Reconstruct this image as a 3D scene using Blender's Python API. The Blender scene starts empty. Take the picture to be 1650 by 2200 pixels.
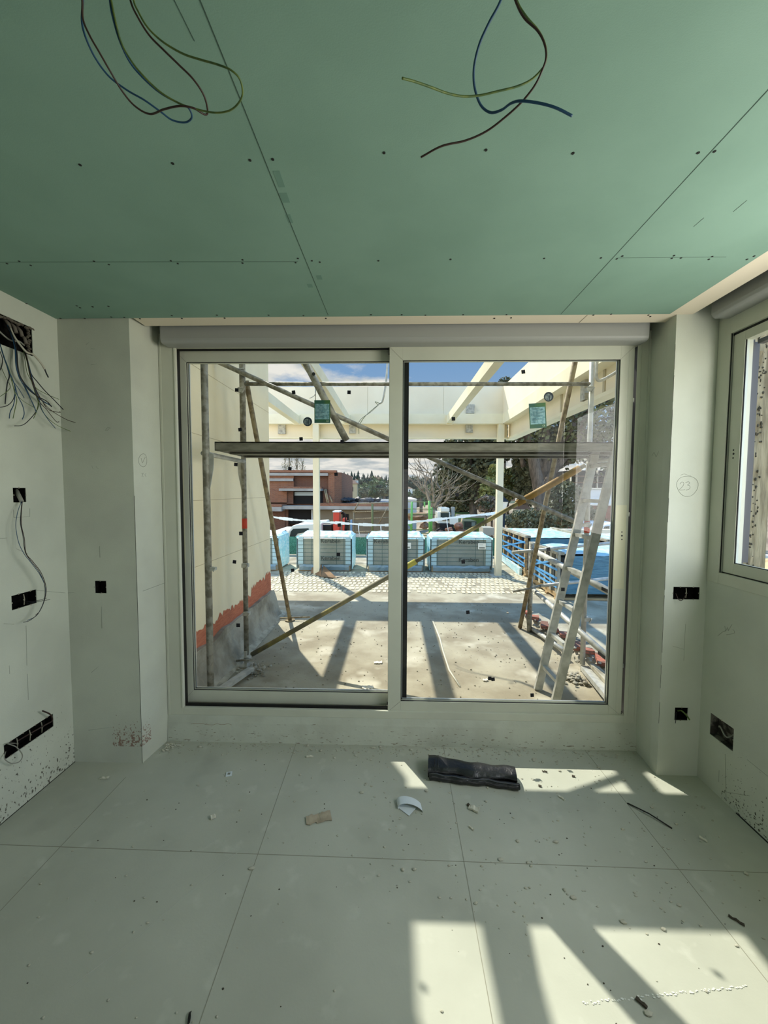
import bpy, math, random
from math import sin, cos, pi
from mathutils import Vector, Matrix, noise
random.seed(7)
S = bpy.context.scene
COL = S.collection

# ------------------------------------------------------------------ camera
CAM = Vector((0, 0, 1.58)); FPX = 826.0
PITCH, YAW, ROLL = 0.0517, 0.0256, -0.0044
PITCH, YAW, ROLL = 0.0537, 0.0258, -0.0042
_f = Vector((-sin(YAW)*cos(PITCH), cos(YAW)*cos(PITCH), -sin(PITCH)))
_r0 = Vector((cos(YAW), sin(YAW), 0)); _d0 = _f.cross(_r0)
_r = cos(ROLL)*_r0 + sin(ROLL)*_d0
_d = -sin(ROLL)*_r0 + cos(ROLL)*_d0
cam_data = bpy.data.cameras.new('camera'); cam = bpy.data.objects.new('camera', cam_data); COL.objects.link(cam)
cam.matrix_world = Matrix(((_r.x, -_d.x, -_f.x, CAM.x), (_r.y, -_d.y, -_f.y, CAM.y), (_r.z, -_d.z, -_f.z, CAM.z), (0, 0, 0, 1)))
cam_data.sensor_fit = 'VERTICAL'; cam_data.sensor_height = 36.0; cam_data.lens = 36.0*FPX/2200
cam_data.clip_start = 0.02; cam_data.clip_end = 2000
S.camera = cam
S.view_settings.view_transform = 'Standard'; S.view_settings.look = 'None'
S.view_settings.gamma = 1.0; S.view_settings.exposure = 0.0
S.cycles.use_denoising = True
S.cycles.max_bounces = 10; S.cycles.diffuse_bounces = 6; S.cycles.transparent_max_bounces = 24
S.cycles.sample_clamp_indirect = 4.0

def ray(px, py): return _f + _r*((px-825)/FPX) + _d*((py-1100)/FPX)
def aty(px, py, Y): v = ray(px, py); return CAM + v*(Y/v.y)
def atz(px, py, Z): v = ray(px, py); return CAM + v*((Z-CAM.z)/v.z)
def atx(px, py, X): v = ray(px, py); return CAM + v*(X/v.x)

# ------------------------------------------------------------------ sky and sun
YBACK = -4.2
SKY_STRENGTH = 0.80
SUN_STRENGTH = 6.3
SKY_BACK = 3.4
w = bpy.data.worlds.new('sky'); S.world = w; w.use_nodes = True
nt = w.node_tree; nt.nodes.clear()
def N(nt, t, **k):
    n = nt.nodes.new(t)
    for a, b in k.items(): setattr(n, a, b)
    return n
tc = N(nt, 'ShaderNodeTexCoord'); sep = N(nt, 'ShaderNodeSeparateXYZ'); nt.links.new(tc.outputs['Generated'], sep.inputs[0])
# planar cloud layer: direction divided by its height
mz = N(nt, 'ShaderNodeMath', operation='MAXIMUM'); mz.inputs[1].default_value = 0.0; nt.links.new(sep.outputs[2], mz.inputs[0])
mz2 = N(nt, 'ShaderNodeMath', operation='ADD'); mz2.inputs[1].default_value = 0.11; nt.links.new(mz.outputs[0], mz2.inputs[0])
dx = N(nt, 'ShaderNodeMath', operation='DIVIDE'); nt.links.new(sep.outputs[0], dx.inputs[0]); nt.links.new(mz2.outputs[0], dx.inputs[1])
dy = N(nt, 'ShaderNodeMath', operation='DIVIDE'); nt.links.new(sep.outputs[1], dy.inputs[0]); nt.links.new(mz2.outputs[0], dy.inputs[1])
cmb = N(nt, 'ShaderNodeCombineXYZ'); nt.links.new(dx.outputs[0], cmb.inputs[0]); nt.links.new(dy.outputs[0], cmb.inputs[1])
cn = N(nt, 'ShaderNodeTexNoise'); cn.inputs['Scale'].default_value = 1.05; cn.inputs['Detail'].default_value = 9; cn.inputs['Roughness'].default_value = 0.58
cmp_ = N(nt, 'ShaderNodeMapping'); cmp_.inputs['Location'].default_value = (3.3, 1.2, 0.4)
nt.links.new(cmb.outputs[0], cmp_.inputs[0]); nt.links.new(cmp_.outputs[0], cn.inputs['Vector'])
# more cloud low down and to the left
b1 = N(nt, 'ShaderNodeMath', operation='MULTIPLY_ADD'); b1.inputs[1].default_value = -0.30; nt.links.new(sep.outputs[0], b1.inputs[0]); nt.links.new(cn.outputs['Fac'], b1.inputs[2])
b2 = N(nt, 'ShaderNodeMath', operation='MULTIPLY_ADD'); b2.inputs[1].default_value = -0.85; nt.links.new(mz.outputs[0], b2.inputs[0]); nt.links.new(b1.outputs[0], b2.inputs[2])
rampc = N(nt, 'ShaderNodeValToRGB'); rampc.color_ramp.elements[0].position = 0.245; rampc.color_ramp.elements[1].position = 0.33
nt.links.new(b2.outputs[0], rampc.inputs[0])
skyc = N(nt, 'ShaderNodeValToRGB'); e = skyc.color_ramp.elements
e[0].position = 0.0; e[0].color = (0.50, 0.68, 0.86, 1); e[1].position = 0.45; e[1].color = (0.13, 0.34, 0.72, 1)
nt.links.new(mz.outputs[0], skyc.inputs[0])
cn2 = N(nt, 'ShaderNodeTexNoise'); cn2.inputs['Scale'].default_value = 2.6; cn2.inputs['Detail'].default_value = 7
nt.links.new(cmp_.outputs[0], cn2.inputs['Vector'])
cc = N(nt, 'ShaderNodeValToRGB'); e = cc.color_ramp.elements
e[0].position = 0.36; e[0].color = (0.60, 0.66, 0.69, 1); e[1].position = 0.56; e[1].color = (1.08, 1.05, 0.98, 1)
nt.links.new(cn2.outputs['Fac'], cc.inputs[0])
mx = N(nt, 'ShaderNodeMix', data_type='RGBA')
nt.links.new(rampc.outputs[0], mx.inputs[0]); nt.links.new(skyc.outputs[0], mx.inputs[6]); nt.links.new(cc.outputs[0], mx.inputs[7])
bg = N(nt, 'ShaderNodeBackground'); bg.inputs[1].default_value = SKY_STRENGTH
# sky outside the view set brighter as added fill for room and shaded surfaces
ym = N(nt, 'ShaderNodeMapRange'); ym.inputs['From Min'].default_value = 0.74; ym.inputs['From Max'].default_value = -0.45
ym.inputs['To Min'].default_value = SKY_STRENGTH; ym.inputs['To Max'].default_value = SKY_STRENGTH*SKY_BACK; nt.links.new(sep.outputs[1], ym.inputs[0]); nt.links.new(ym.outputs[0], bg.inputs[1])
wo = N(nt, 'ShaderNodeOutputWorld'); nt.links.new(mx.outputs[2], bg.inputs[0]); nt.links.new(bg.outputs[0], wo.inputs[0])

SUNDIR = Vector((-0.60, 1.0, 1.36)).normalized()
sd = bpy.data.lights.new('sun', 'SUN'); sd.energy = SUN_STRENGTH; sd.angle = math.radians(0.6); sd.color = (1.0, 0.955, 0.84)
sun = bpy.data.objects.new('sun', sd); COL.objects.link(sun); sun.rotation_euler = SUNDIR.to_track_quat('Z', 'Y').to_euler(); sun.location = (-4, 8, 12)

# added fill lamps, out of view, at the side window and back-wall opening
def fill_lamp(name, loc, rot, sx, sy, power, col):
    l = bpy.data.lights.new(name, 'AREA'); l.shape = 'RECTANGLE'; l.size = sx; l.size_y = sy; l.energy = power; l.color = col
    o = bpy.data.objects.new(name, l); COL.objects.link(o); o.location = loc; o.rotation_euler = rot
FILL_SIDE, FILL_BACK = 56.0, 1.0
fill_lamp('fill_side_window', (1.93, 0.85, 1.76), (0, pi/2, 0), 1.2, 1.2, FILL_SIDE, (1.0, 0.965, 0.90))
fill_lamp('fill_back_opening', (0.0, YBACK+0.1, 1.1), (pi/2, 0, 0), 1.6, 2.0, FILL_BACK, (1.0, 0.965, 0.90))

# ------------------------------------------------------------------ materials
def lin(c):
    return tuple((v/12.92 if v <= 0.04045 else ((v+0.055)/1.055)**2.4) for v in (x/255.0 for x in c[:3])) + (1,)
MATS = {}
def mat(name, c, rough=0.7, metal=0.0, c2=None, scale=8, lo=0.4, hi=0.65, bump=0, bscale=60, spec=0.4, detail=5, stretch=None, alpha=None):
    if name in MATS: return MATS[name]
    m = bpy.data.materials.new(name); m.use_nodes = True; t = m.node_tree
    p = t.nodes['Principled BSDF']; p.inputs['Roughness'].default_value = rough; p.inputs['Metallic'].default_value = metal
    p.inputs['Specular IOR Level'].default_value = spec
    p.inputs['Base Color'].default_value = lin(c)
    tx = N(t, 'ShaderNodeTexCoord'); vec = tx.outputs['Object']
    if stretch:
        mp = N(t, 'ShaderNodeMapping'); mp.inputs['Scale'].default_value = stretch; t.links.new(vec, mp.inputs[0]); vec = mp.outputs[0]
    if c2 is not None:
        n = N(t, 'ShaderNodeTexNoise'); n.inputs['Scale'].default_value = scale; n.inputs['Detail'].default_value = detail; t.links.new(vec, n.inputs['Vector'])
        r = N(t, 'ShaderNodeValToRGB'); e = r.color_ramp.elements
        e[0].position = lo; e[0].color = lin(c); e[1].position = hi; e[1].color = lin(c2)
        t.links.new(n.outputs['Fac'], r.inputs[0]); t.links.new(r.outputs[0], p.inputs['Base Color'])
    if bump:
        n = N(t, 'ShaderNodeTexNoise'); n.inputs['Scale'].default_value = bscale; n.inputs['Detail'].default_value = 4; t.links.new(vec, n.inputs['Vector'])
        b = N(t, 'ShaderNodeBump'); b.inputs['Strength'].default_value = bump; b.inputs['Distance'].default_value = 0.01
        t.links.new(n.outputs['Fac'], b.inputs['Height']); t.links.new(b.outputs[0], p.inputs['Normal'])
    if alpha is not None: p.inputs['Alpha'].default_value = alpha
    MATS[name] = m
    return m

def spots(m, cs, scale, thr, zlo, zhi, yr=None, stretch=None, width=0.02):
    """dirt of its own shape over the base colour: noise spots between two heights"""
    t = m.node_tree; p = t.nodes['Principled BSDF']; L = t.links
    src = p.inputs['Base Color'].links[0].from_socket if p.inputs['Base Color'].links else None
    g = N(t, 'ShaderNodeNewGeometry'); s = N(t, 'ShaderNodeSeparateXYZ'); L.new(g.outputs['Position'], s.inputs[0])
    vec = g.outputs['Position']
    if stretch:
        mp = N(t, 'ShaderNodeMapping'); mp.inputs['Scale'].default_value = stretch; L.new(vec, mp.inputs[0]); vec = mp.outputs[0]
    n = N(t, 'ShaderNodeTexNoise'); n.inputs['Scale'].default_value = scale; n.inputs['Detail'].default_value = 3; L.new(vec, n.inputs['Vector'])
    mr = N(t, 'ShaderNodeMapRange'); mr.inputs['From Min'].default_value = zlo; mr.inputs['From Max'].default_value = zhi
    mr.inputs['To Min'].default_value = 0.10; mr.inputs['To Max'].default_value = -0.12; mr.clamp = True; L.new(s.outputs[2], mr.inputs[0])
    a = N(t, 'ShaderNodeMath', operation='ADD'); L.new(n.outputs['Fac'], a.inputs[0]); L.new(mr.outputs[0], a.inputs[1])
    f = N(t, 'ShaderNodeMapRange'); f.inputs['From Min'].default_value = thr; f.inputs['From Max'].default_value = thr+width; L.new(a.outputs[0], f.inputs[0])
    out = f.outputs[0]
    if yr:
        for (ax, lo_, hi_) in yr:
            c1 = N(t, 'ShaderNodeMath', operation='GREATER_THAN'); c1.inputs[1].default_value = lo_; L.new(s.outputs[ax], c1.inputs[0])
            c2 = N(t, 'ShaderNodeMath', operation='LESS_THAN'); c2.inputs[1].default_value = hi_; L.new(s.outputs[ax], c2.inputs[0])
            m1 = N(t, 'ShaderNodeMath', operation='MULTIPLY'); L.new(c1.outputs[0], m1.inputs[0]); L.new(c2.outputs[0], m1.inputs[1])
            m2 = N(t, 'ShaderNodeMath', operation='MULTIPLY'); L.new(out, m2.inputs[0]); L.new(m1.outputs[0], m2.inputs[1]); out = m2.outputs[0]
    x = N(t, 'ShaderNodeMix', data_type='RGBA'); L.new(out, x.inputs[0])
    if src: L.new(src, x.inputs[6])
    else: x.inputs[6].default_value = p.inputs['Base Color'].default_value
    x.inputs[7].default_value = lin(cs); L.new(x.outputs[2], p.inputs['Base Color'])
    return m

def brick(name, c1, c2, cm, bw=0.25, bh=0.075, mortar=0.012, rough=0.85):
    m = bpy.data.materials.new(name); m.use_nodes = True; t = m.node_tree; p = t.nodes['Principled BSDF']; p.inputs['Roughness'].default_value = rough
    g = N(t, 'ShaderNodeNewGeometry'); s = N(t, 'ShaderNodeSeparateXYZ'); t.links.new(g.outputs['Position'], s.inputs[0])
    a = N(t, 'ShaderNodeMath', operation='ADD'); t.links.new(s.outputs[0], a.inputs[0]); t.links.new(s.outputs[1], a.inputs[1])
    c = N(t, 'ShaderNodeCombineXYZ'); t.links.new(a.outputs[0], c.inputs[0]); t.links.new(s.outputs[2], c.inputs[1])
    b = N(t, 'ShaderNodeTexBrick'); b.inputs['Scale'].default_value = 1.0; b.inputs['Brick Width'].default_value = bw; b.inputs['Row Height'].default_value = bh
    b.inputs['Mortar Size'].default_value = mortar; b.inputs['Color1'].default_value = lin(c1); b.inputs['Color2'].default_value = lin(c2); b.inputs['Mortar'].default_value = lin(cm)
    t.links.new(c.outputs[0], b.inputs['Vector']); t.links.new(b.outputs[0], p.inputs['Base Color'])
    MATS[name] = m
    return m

wallL = mat('wall_paint_left', (196, 200, 186), 0.9, c2=(186, 190, 177), scale=3, bump=0.08, bscale=180)
spots(wallL, (82, 79, 68), 84, 0.69, 0.05, 0.66, stretch=(1, 1.2, 0.7), width=0.05)
wallP = mat('wall_paint_pier', (192, 196, 181), 0.9, c2=(180, 183, 170), scale=2.5, bump=0.08, bscale=180)
spots(wallP, (136, 112, 100), 95, 0.565, 0.12, 0.26, yr=[(0, -1.62, -1.44), (2, 0.10, 0.30)], width=0.06)
wallR = mat('wall_paint_right', (196, 200, 186), 0.9, c2=(186, 190, 177), scale=3, bump=0.08, bscale=180)
spots(wallR, (74, 72, 60), 84, 0.705, 0.05, 0.55, yr=[(1, -5, 1.95)])
wallS = mat('wall_paint', (196, 200, 187), 0.9, c2=(189, 193, 179), scale=3, bump=0.06, bscale=180)
kerbM = mat('plastered_kerb', (190, 194, 180), 0.9, c2=(182, 185, 171), scale=6, lo=0.45, hi=0.6, bump=0.15, bscale=40)
spots(kerbM, (140, 134, 118), 30, 0.72, 0.0, 0.3, stretch=(1, 1, 4))
boardG = mat('green_plasterboard', (128, 160, 145), 0.85, c2=(121, 153, 138), scale=2.2, bump=0.05, bscale=300)
boardW = mat('white_plasterboard', (222, 212, 192), 0.9)
dark = mat('dark_gap', (12, 12, 12), 0.8)
seam = mat('board_seam', (62, 84, 74), 0.9)
screwM = mat('screw_black', (16, 18, 16), 0.6)
floorM = mat('floor_tile_grey', (180, 182, 168), 0.55, c2=(166, 168, 154), scale=2.4, lo=0.35, hi=0.7, bump=0.05, bscale=120, spec=0.25, detail=9)
spots(floorM, (190, 192, 179), 9, 0.60, -5, 5, width=0.2)
spots(floorM, (160, 161, 148), 4, 0.58, -5, 5, width=0.25)
spots(floorM, (112, 110, 98), 95, 0.79, -5, -1)
groutM = mat('floor_grout', (140, 139, 124), 0.9)
alu = mat('cream_aluminium', (196, 198, 182), 0.42, c2=(190, 192, 176), scale=4, spec=0.4)
aluG = mat('shutter_box_grey', (150, 152, 148), 0.45)
black = mat('black_plastic', (14, 14, 14), 0.5)
rubber = mat('black_rubber', (10, 10, 10), 0.7)
chrome = mat('bright_spacer', (200, 204, 204), 0.3, metal=0.7)
padM = mat('glazing_pad_black', (10, 11, 22), 0.5)
stG = mat('sticker_green', (44, 88, 76), 0.5, c2=(70, 108, 60), scale=14)
stW = mat('sticker_panel', (138, 178, 184), 0.5, c2=(104, 148, 156), scale=60, lo=0.45, hi=0.55)
stT = mat('sticker_print', (44, 84, 92), 0.5)
stL = mat('sticker_light_print', (200, 222, 190), 0.5)
stD = mat('sticker_dark', (34, 46, 56), 0.4)
stP = mat('sticker_grey', (128, 140, 138), 0.4, c2=(70, 84, 92), scale=60)
cream = mat('cream_render', (246, 234, 200), 0.9, c2=(238, 224, 188), scale=1.6, bump=0.12, bscale=160)
creamM = mat('cream_painted_steel', (238, 230, 200), 0.6, c2=(230, 220, 188), scale=2.5)
creamP = mat('cream_panel', (236, 226, 200), 0.75, c2=(229, 217, 190), scale=1.5, bump=0.05, bscale=90)
patchM = mat('bracket_grey', (190, 188, 176), 0.8, c2=(150, 148, 140), scale=25)
redbr = mat('red_base_coat', (200, 122, 90), 0.9, c2=(184, 104, 76), scale=10, bump=0.4, bscale=60, stretch=(1, 1, 6))
conc = mat('terrace_concrete', (172, 165, 143), 0.92, c2=(142, 133, 112), scale=2.2, lo=0.40, hi=0.62, bump=0.25, bscale=45, detail=10)
spots(conc, (196, 190, 170), 2.2, 0.55, -5, 5, width=0.14)
spots(conc, (124, 116, 98), 26, 0.66, -5, 5, width=0.05)
rough = mat('rough_concrete', (172, 166, 148), 0.95, c2=(132, 126, 110), scale=5, lo=0.42, hi=0.66, bump=0.8, bscale=28)
ribM = mat('ribbed_screed', (206, 196, 168), 0.92, c2=(206, 196, 166), scale=3, bump=0.25, bscale=50)
steel = mat('galvanised_tube', (158, 156, 144), 0.55, metal=0.25, c2=(116, 112, 98), scale=22, lo=0.42, hi=0.6, bump=0.12, bscale=90)
steelL = mat('galvanised_light', (196, 196, 188), 0.5, metal=0.3, c2=(168, 168, 160), scale=16)
plank = mat('steel_plank', (140, 138, 124), 0.6, metal=0.2, c2=(112, 110, 96), scale=9, lo=0.4, hi=0.62, stretch=(1, 3, 3))
spots(plank, (206, 202, 188), 40, 0.70, -5, 5)
yellow = mat('yellow_stained_tube', (170, 158, 108), 0.7, c2=(108, 102, 84), scale=9, lo=0.45, hi=0.6, bump=0.2, bscale=60)
ochre = mat('ochre_sleeve', (186, 148, 78), 0.6, c2=(152, 118, 62), scale=12)
rusty = mat('rusty_tube', (150, 136, 104), 0.7, c2=(112, 96, 70), scale=18, lo=0.45, hi=0.6)
redband = mat('red_band', (206, 66, 44), 0.6)
whiteP = mat('white_paint', (236, 238, 234), 0.5)
film = mat('pale_blue_film', (172, 220, 228), 0.3, c2=(222, 238, 240), scale=9, lo=0.42, hi=0.6, bump=0.5, bscale=18, stretch=(1, 1, 3))
filmD = mat('deep_blue_film', (72, 118, 138), 0.35, c2=(96, 144, 160), scale=5, bump=0.6, bscale=14, stretch=(1, 1, 7))
filmE = mat('film_edge', (176, 208, 216), 0.4)
carton = mat('tile_carton', (150, 152, 136), 0.8, c2=(136, 138, 122), scale=3)
strapM = mat('dark_green_strap', (44, 78, 68), 0.5)
blueS = mat('blue_strap', (92, 160, 214), 0.5)
printM = mat('carton_print', (58, 62, 56), 0.8)
labelM = mat('white_label', (232, 234, 226), 0.6)
wood = mat('pallet_wood', (186, 160, 118), 0.85, c2=(150, 124, 88), scale=5, stretch=(1, 1, 6))
woodD = mat('weathered_wood', (176, 170, 150), 0.85, c2=(126, 118, 100), scale=6, stretch=(5, 1, 1))
card = mat('brown_cardboard', (142, 112, 80), 0.9, c2=(120, 94, 66), scale=4)
cardL = mat('torn_kraft_paper', (172, 160, 138), 0.9, c2=(150, 138, 118), scale=20)
netM = mat('green_debris_net', (84, 150, 128), 0.8, c2=(50, 104, 88), scale=70, lo=0.45, hi=0.55)
brickA = brick('brick_house', (156, 94, 62), (132, 76, 50), (142, 116, 90))
brickD = brick('brick_dark', (120, 72, 50), (102, 60, 42), (112, 90, 72))
concB = mat('concrete_band', (176, 170, 158), 0.9, c2=(156, 150, 138), scale=1.2)
renderT = mat('taupe_render', (132, 120, 98), 0.9, c2=(120, 108, 88), scale=1)
darkroom = mat('dark_interior', (30, 28, 28), 0.9)
roofM = mat('black_membrane', (40, 42, 44), 0.5, c2=(70, 72, 74), scale=1.2)
metalroof = mat('wet_roof', (170, 180, 186), 0.15, c2=(120, 130, 136), scale=1.5)
redM = mat('red_crane_paint', (206, 70, 52), 0.45)
truckW = mat('truck_cream', (224, 224, 208), 0.4)
carW = mat('car_silver', (196, 206, 210), 0.35)
glassD = mat('vehicle_glass', (40, 56, 56), 0.15)
greenP = mat('green_scaffold_paint', (108, 176, 84), 0.6)
greenD = mat('dull_green_tube', (112, 118, 72), 0.7)
tapeM = mat('white_tape', (238, 242, 242), 0.5)
earth = mat('bare_earth', (150, 118, 88), 0.95, c2=(116, 90, 66), scale=0.6, bump=0.6, bscale=3)
yard = mat('yard_ground', (158, 142, 116), 0.95, c2=(120, 104, 82), scale=0.25)
sand = mat('sand', (206, 180, 134), 0.95, c2=(176, 150, 108), scale=3, bump=0.6, bscale=10)
hillM = mat('hill_scrub', (62, 74, 54), 0.95, c2=(92, 94, 70), scale=0.04, lo=0.4, hi=0.6)
conif = mat('conifer_green', (40, 52, 42), 0.9, c2=(56, 68, 52), scale=1.5)
pineL = mat('pine_leaf', (74, 82, 56), 0.8, c2=(126, 128, 88), scale=1.3, lo=0.4, hi=0.65)
leafD = mat('dark_leaf', (70, 76, 56), 0.8, c2=(112, 112, 80), scale=1.6, lo=0.4, hi=0.65)
leafY = mat('yellow_green_leaf', (134, 134, 76), 0.8, c2=(80, 92, 44), scale=1.3)
leafG = mat('garden_green_leaf', (84, 98, 54), 0.8, c2=(58, 72, 42), scale=1.3)
bark = mat('grey_bark', (104, 92, 78), 0.95, c2=(72, 64, 54), scale=6, stretch=(2, 2, 0.5), bump=0.5, bscale=12)
barkL = mat('pale_bark', (150, 138, 116), 0.95, c2=(112, 102, 86), scale=6)
grass = mat('lawn', (96, 128, 56), 0.95, c2=(74, 104, 44), scale=2)
farW = mat('far_white_house', (214, 212, 200), 0.9)
farR = mat('far_tile_roof', (122, 98, 80), 0.9)
farC = mat('far_cream_house', (176, 164, 130), 0.9)
membr = mat('black_membrane_roll', (27, 28, 30), 0.38, c2=(18, 19, 21), scale=12, bump=0.5, bscale=30, spec=0.6)
plasticW = mat('white_strip', (206, 214, 218), 0.5)
chipM = mat('plaster_chip', (196, 194, 178), 0.9)
chipD = mat('dark_chip', (66, 60, 50), 0.9)
pencil = mat('pencil_line', (122, 126, 115), 0.9)
pencilF = mat('faint_pencil_line', (142, 146, 134), 0.9)
wireB = mat('blue_wire', (24, 66, 96), 0.5)
wireN = mat('brown_wire', (52, 34, 28), 0.5)
wireG = mat('green_yellow_wire', (96, 112, 52), 0.5, c2=(60, 86, 44), scale=60)
wireK = mat('dark_wire', (22, 26, 34), 0.5)
wireW = mat('white_conduit', (176, 172, 156), 0.5)
wireGy = mat('grey_conduit', (136, 136, 126), 0.6)
cavity = mat('box_cavity', (9, 9, 9), 0.9, c2=(24, 22, 20), scale=30, lo=0.55, hi=0.66, spec=0.1)
mortar = mat('mortar_lumps', (150, 146, 130), 0.95)
cavity2 = mat('grey_cavity', (58, 54, 48), 0.9, c2=(120, 116, 106), scale=22, lo=0.48, hi=0.6, bump=0.7, bscale=40)

def glass_mat(name, tint, refl=0.06):
    m = bpy.data.materials.new(name); m.use_nodes = True; t = m.node_tree; t.nodes.clear()
    o = N(t, 'ShaderNodeOutputMaterial'); tr = N(t, 'ShaderNodeBsdfTransparent'); tr.inputs[0].default_value = tint
    gl = N(t, 'ShaderNodeBsdfGlossy'); gl.inputs['Roughness'].default_value = 0.0
    lw = N(t, 'ShaderNodeLayerWeight'); lw.inputs[0].default_value = 0.5
    pw = N(t, 'ShaderNodeMath', operation='POWER'); pw.inputs[1].default_value = 5.0; t.links.new(lw.outputs['Facing'], pw.inputs[0])
    ml = N(t, 'ShaderNodeMath', operation='MULTIPLY_ADD'); ml.inputs[1].default_value = 0.9; ml.inputs[2].default_value = refl; t.links.new(pw.outputs[0], ml.inputs[0])
    mi = N(t, 'ShaderNodeMixShader'); t.links.new(ml.outputs[0], mi.inputs[0]); t.links.new(tr.outputs[0], mi.inputs[1]); t.links.new(gl.outputs[0], mi.inputs[2])
    t.links.new(mi.outputs[0], o.inputs[0]); return m
glassM = glass_mat('window_glass', (0.97, 0.98, 0.97, 1), 0.02)

def net_mat():
    m = bpy.data.materials.new('shrink_wrap'); m.use_nodes = True; t = m.node_tree; p = t.nodes['Principled BSDF']
    p.inputs['Base Color'].default_value = lin((150, 206, 226)); p.inputs['Roughness'].default_value = 0.25
    tr = N(t, 'ShaderNodeBsdfTransparent'); mi = N(t, 'ShaderNodeMixShader'); mi.inputs[0].default_value = 0.30
    o = t.nodes['Material Output']; t.links.new(tr.outputs[0], mi.inputs[1]); t.links.new(p.outputs[0], mi.inputs[2]); t.links.new(mi.outputs[0], o.inputs[0]); return m
wrapM = net_mat()

# ------------------------------------------------------------------ builders
ORG = {}
def origin_of(o): return ORG.get(o.name, Vector((0, 0, 0)))
class MB:
    def __init__(s): s.v = []; s.f = []; s.sm = []
    def add(s, vs, fs, smooth=False):
        n = len(s.v); s.v += [Vector(a) for a in vs]; s.f += [tuple(i+n for i in f) for f in fs]; s.sm += [smooth]*len(fs); return s
    def box(s, x0, x1, y0, y1, z0, z1):
        x0, x1 = sorted((x0, x1)); y0, y1 = sorted((y0, y1)); z0, z1 = sorted((z0, z1))
        vs = [(x, y, z) for z in (z0, z1) for y in (y0, y1) for x in (x0, x1)]
        return s.add(vs, [(0, 2, 3, 1), (4, 5, 7, 6), (0, 1, 5, 4), (2, 6, 7, 3), (0, 4, 6, 2), (1, 3, 7, 5)])
    def bar(s, a, b, wd, h, up=(0, 0, 1)):
        a = Vector(a); b = Vector(b); d = (b-a).normalized(); up = Vector(up)
        sx = d.cross(up)
        if sx.length < 1e-4: sx = d.cross(Vector((0, 1, 0)))
        sx.normalize(); sz = sx.cross(d).normalized()
        vs = [p + sx*(i*wd/2) + sz*(j*h/2) for p in (a, b) for i, j in ((-1, -1), (1, -1), (1, 1), (-1, 1))]
        return s.add(vs, [(0, 3, 2, 1), (4, 5, 6, 7), (0, 1, 5, 4), (1, 2, 6, 5), (2, 3, 7, 6), (3, 0, 4, 7)])
    def tube(s, a, b, r, n=12, r2=None):
        return s.path([a, b], r, n, r2)
    def path(s, pts, r, n=6, r2=None):
        pts = [Vector(p) for p in pts]; m = len(pts); vs = []; prev = None
        for i, p in enumerate(pts):
            d = (pts[min(i+1, m-1)] - pts[max(i-1, 0)]).normalized()
            if prev is None:
                u = d.cross(Vector((0, 0, 1)))
                if u.length < 1e-3: u = d.cross(Vector((1, 0, 0)))
            else: u = prev - d*prev.dot(d)
            u.normalize(); prev = u; v = d.cross(u)
            rr = r if r2 is None else r + (r2-r)*i/(m-1)
            vs += [p + u*(rr*cos(2*pi*k/n)) + v*(rr*sin(2*pi*k/n)) for k in range(n)]
        fs = [(i*n+k, i*n+(k+1) % n, (i+1)*n+(k+1) % n, (i+1)*n+k) for i in range(m-1) for k in range(n)]
        s.add(vs, fs, True)
        b = len(s.v)-len(vs); s.f += [tuple(b+k for k in reversed(range(n))), tuple(b+(m-1)*n+k for k in range(n))]; s.sm += [False, False]
        return s
    def prism(s, poly, axis, a, b):
        """poly = 2D outline in the two other axes, extruded along axis from a to b"""
        def P(u, v, t): return {0: (t, u, v), 1: (u, t, v), 2: (u, v, t)}[axis]
        n = len(poly); vs = [P(u, v, a) for u, v in poly] + [P(u, v, b) for u, v in poly]
        fs = [tuple(range(n)), tuple(reversed(range(n, 2*n)))] + [(i, i+n, (i+1) % n+n, (i+1) % n) for i in range(n)]
        return s.add(vs, fs)
    def disc(s, c, u, v, r, n=16, t=None):
        c = Vector(c); u = Vector(u).normalized(); v = Vector(v).normalized(); w_ = u.cross(v); t = t or 0.0006
        vs = [c + u*r*cos(2*pi*k/n) + v*r*sin(2*pi*k/n) for k in range(n)] + [c + w_*t + u*r*cos(2*pi*k/n) + v*r*sin(2*pi*k/n) for k in range(n)]
        return s.add(vs, [tuple(reversed(range(n))), tuple(range(n, 2*n))] + [(i, (i+1) % n, (i+1) % n+n, i+n) for i in range(n)])
    def blob(s, c, r, seed=0, flat=0.6, n=1):
        import bmesh
        bm = bmesh.new(); bmesh.ops.create_icosphere(bm, subdivisions=n, radius=1.0)
        rx, ry, rz = (r, r, r*flat) if not hasattr(r, '__len__') else r
        vs = []
        for q in bm.verts:
            k = 1 + 0.45*noise.noise(q.co*1.7 + Vector((seed*3.1, seed*1.7, seed)))
            vs.append(Vector(c) + Vector((q.co.x*rx*k, q.co.y*ry*k, q.co.z*rz*k)))
        fs = [tuple(v.index for v in f.verts) for f in bm.faces]; bm.free()
        return s.add(vs, fs)
    def build(s, name, m, parent=None, label=None, bevel=0, org=None):
        me = bpy.data.meshes.new(name)
        if parent is not None: O = origin_of(parent)
        elif org is not None: O = Vector(org)
        else:
            xs = [v.x for v in s.v]; ys = [v.y for v in s.v]; zs = [v.z for v in s.v]
            O = Vector(((min(xs)+max(xs))/2, (min(ys)+max(ys))/2, min(zs)))
        me.from_pydata([tuple(v-O) for v in s.v], [], s.f); me.update()
        for i, p in enumerate(me.polygons): p.use_smooth = s.sm[i]
        o = bpy.data.objects.new(name, me); COL.objects.link(o)
        me.materials.append(m)
        if parent is not None: o.parent = parent
        else: o.location = O
        ORG[o.name] = O
        if label: o['label'] = label
        if bevel:
            b = o.modifiers.new('bevel', 'BEVEL'); b.width = bevel; b.segments = 2; b.limit_method = 'ANGLE'
        return o

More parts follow.
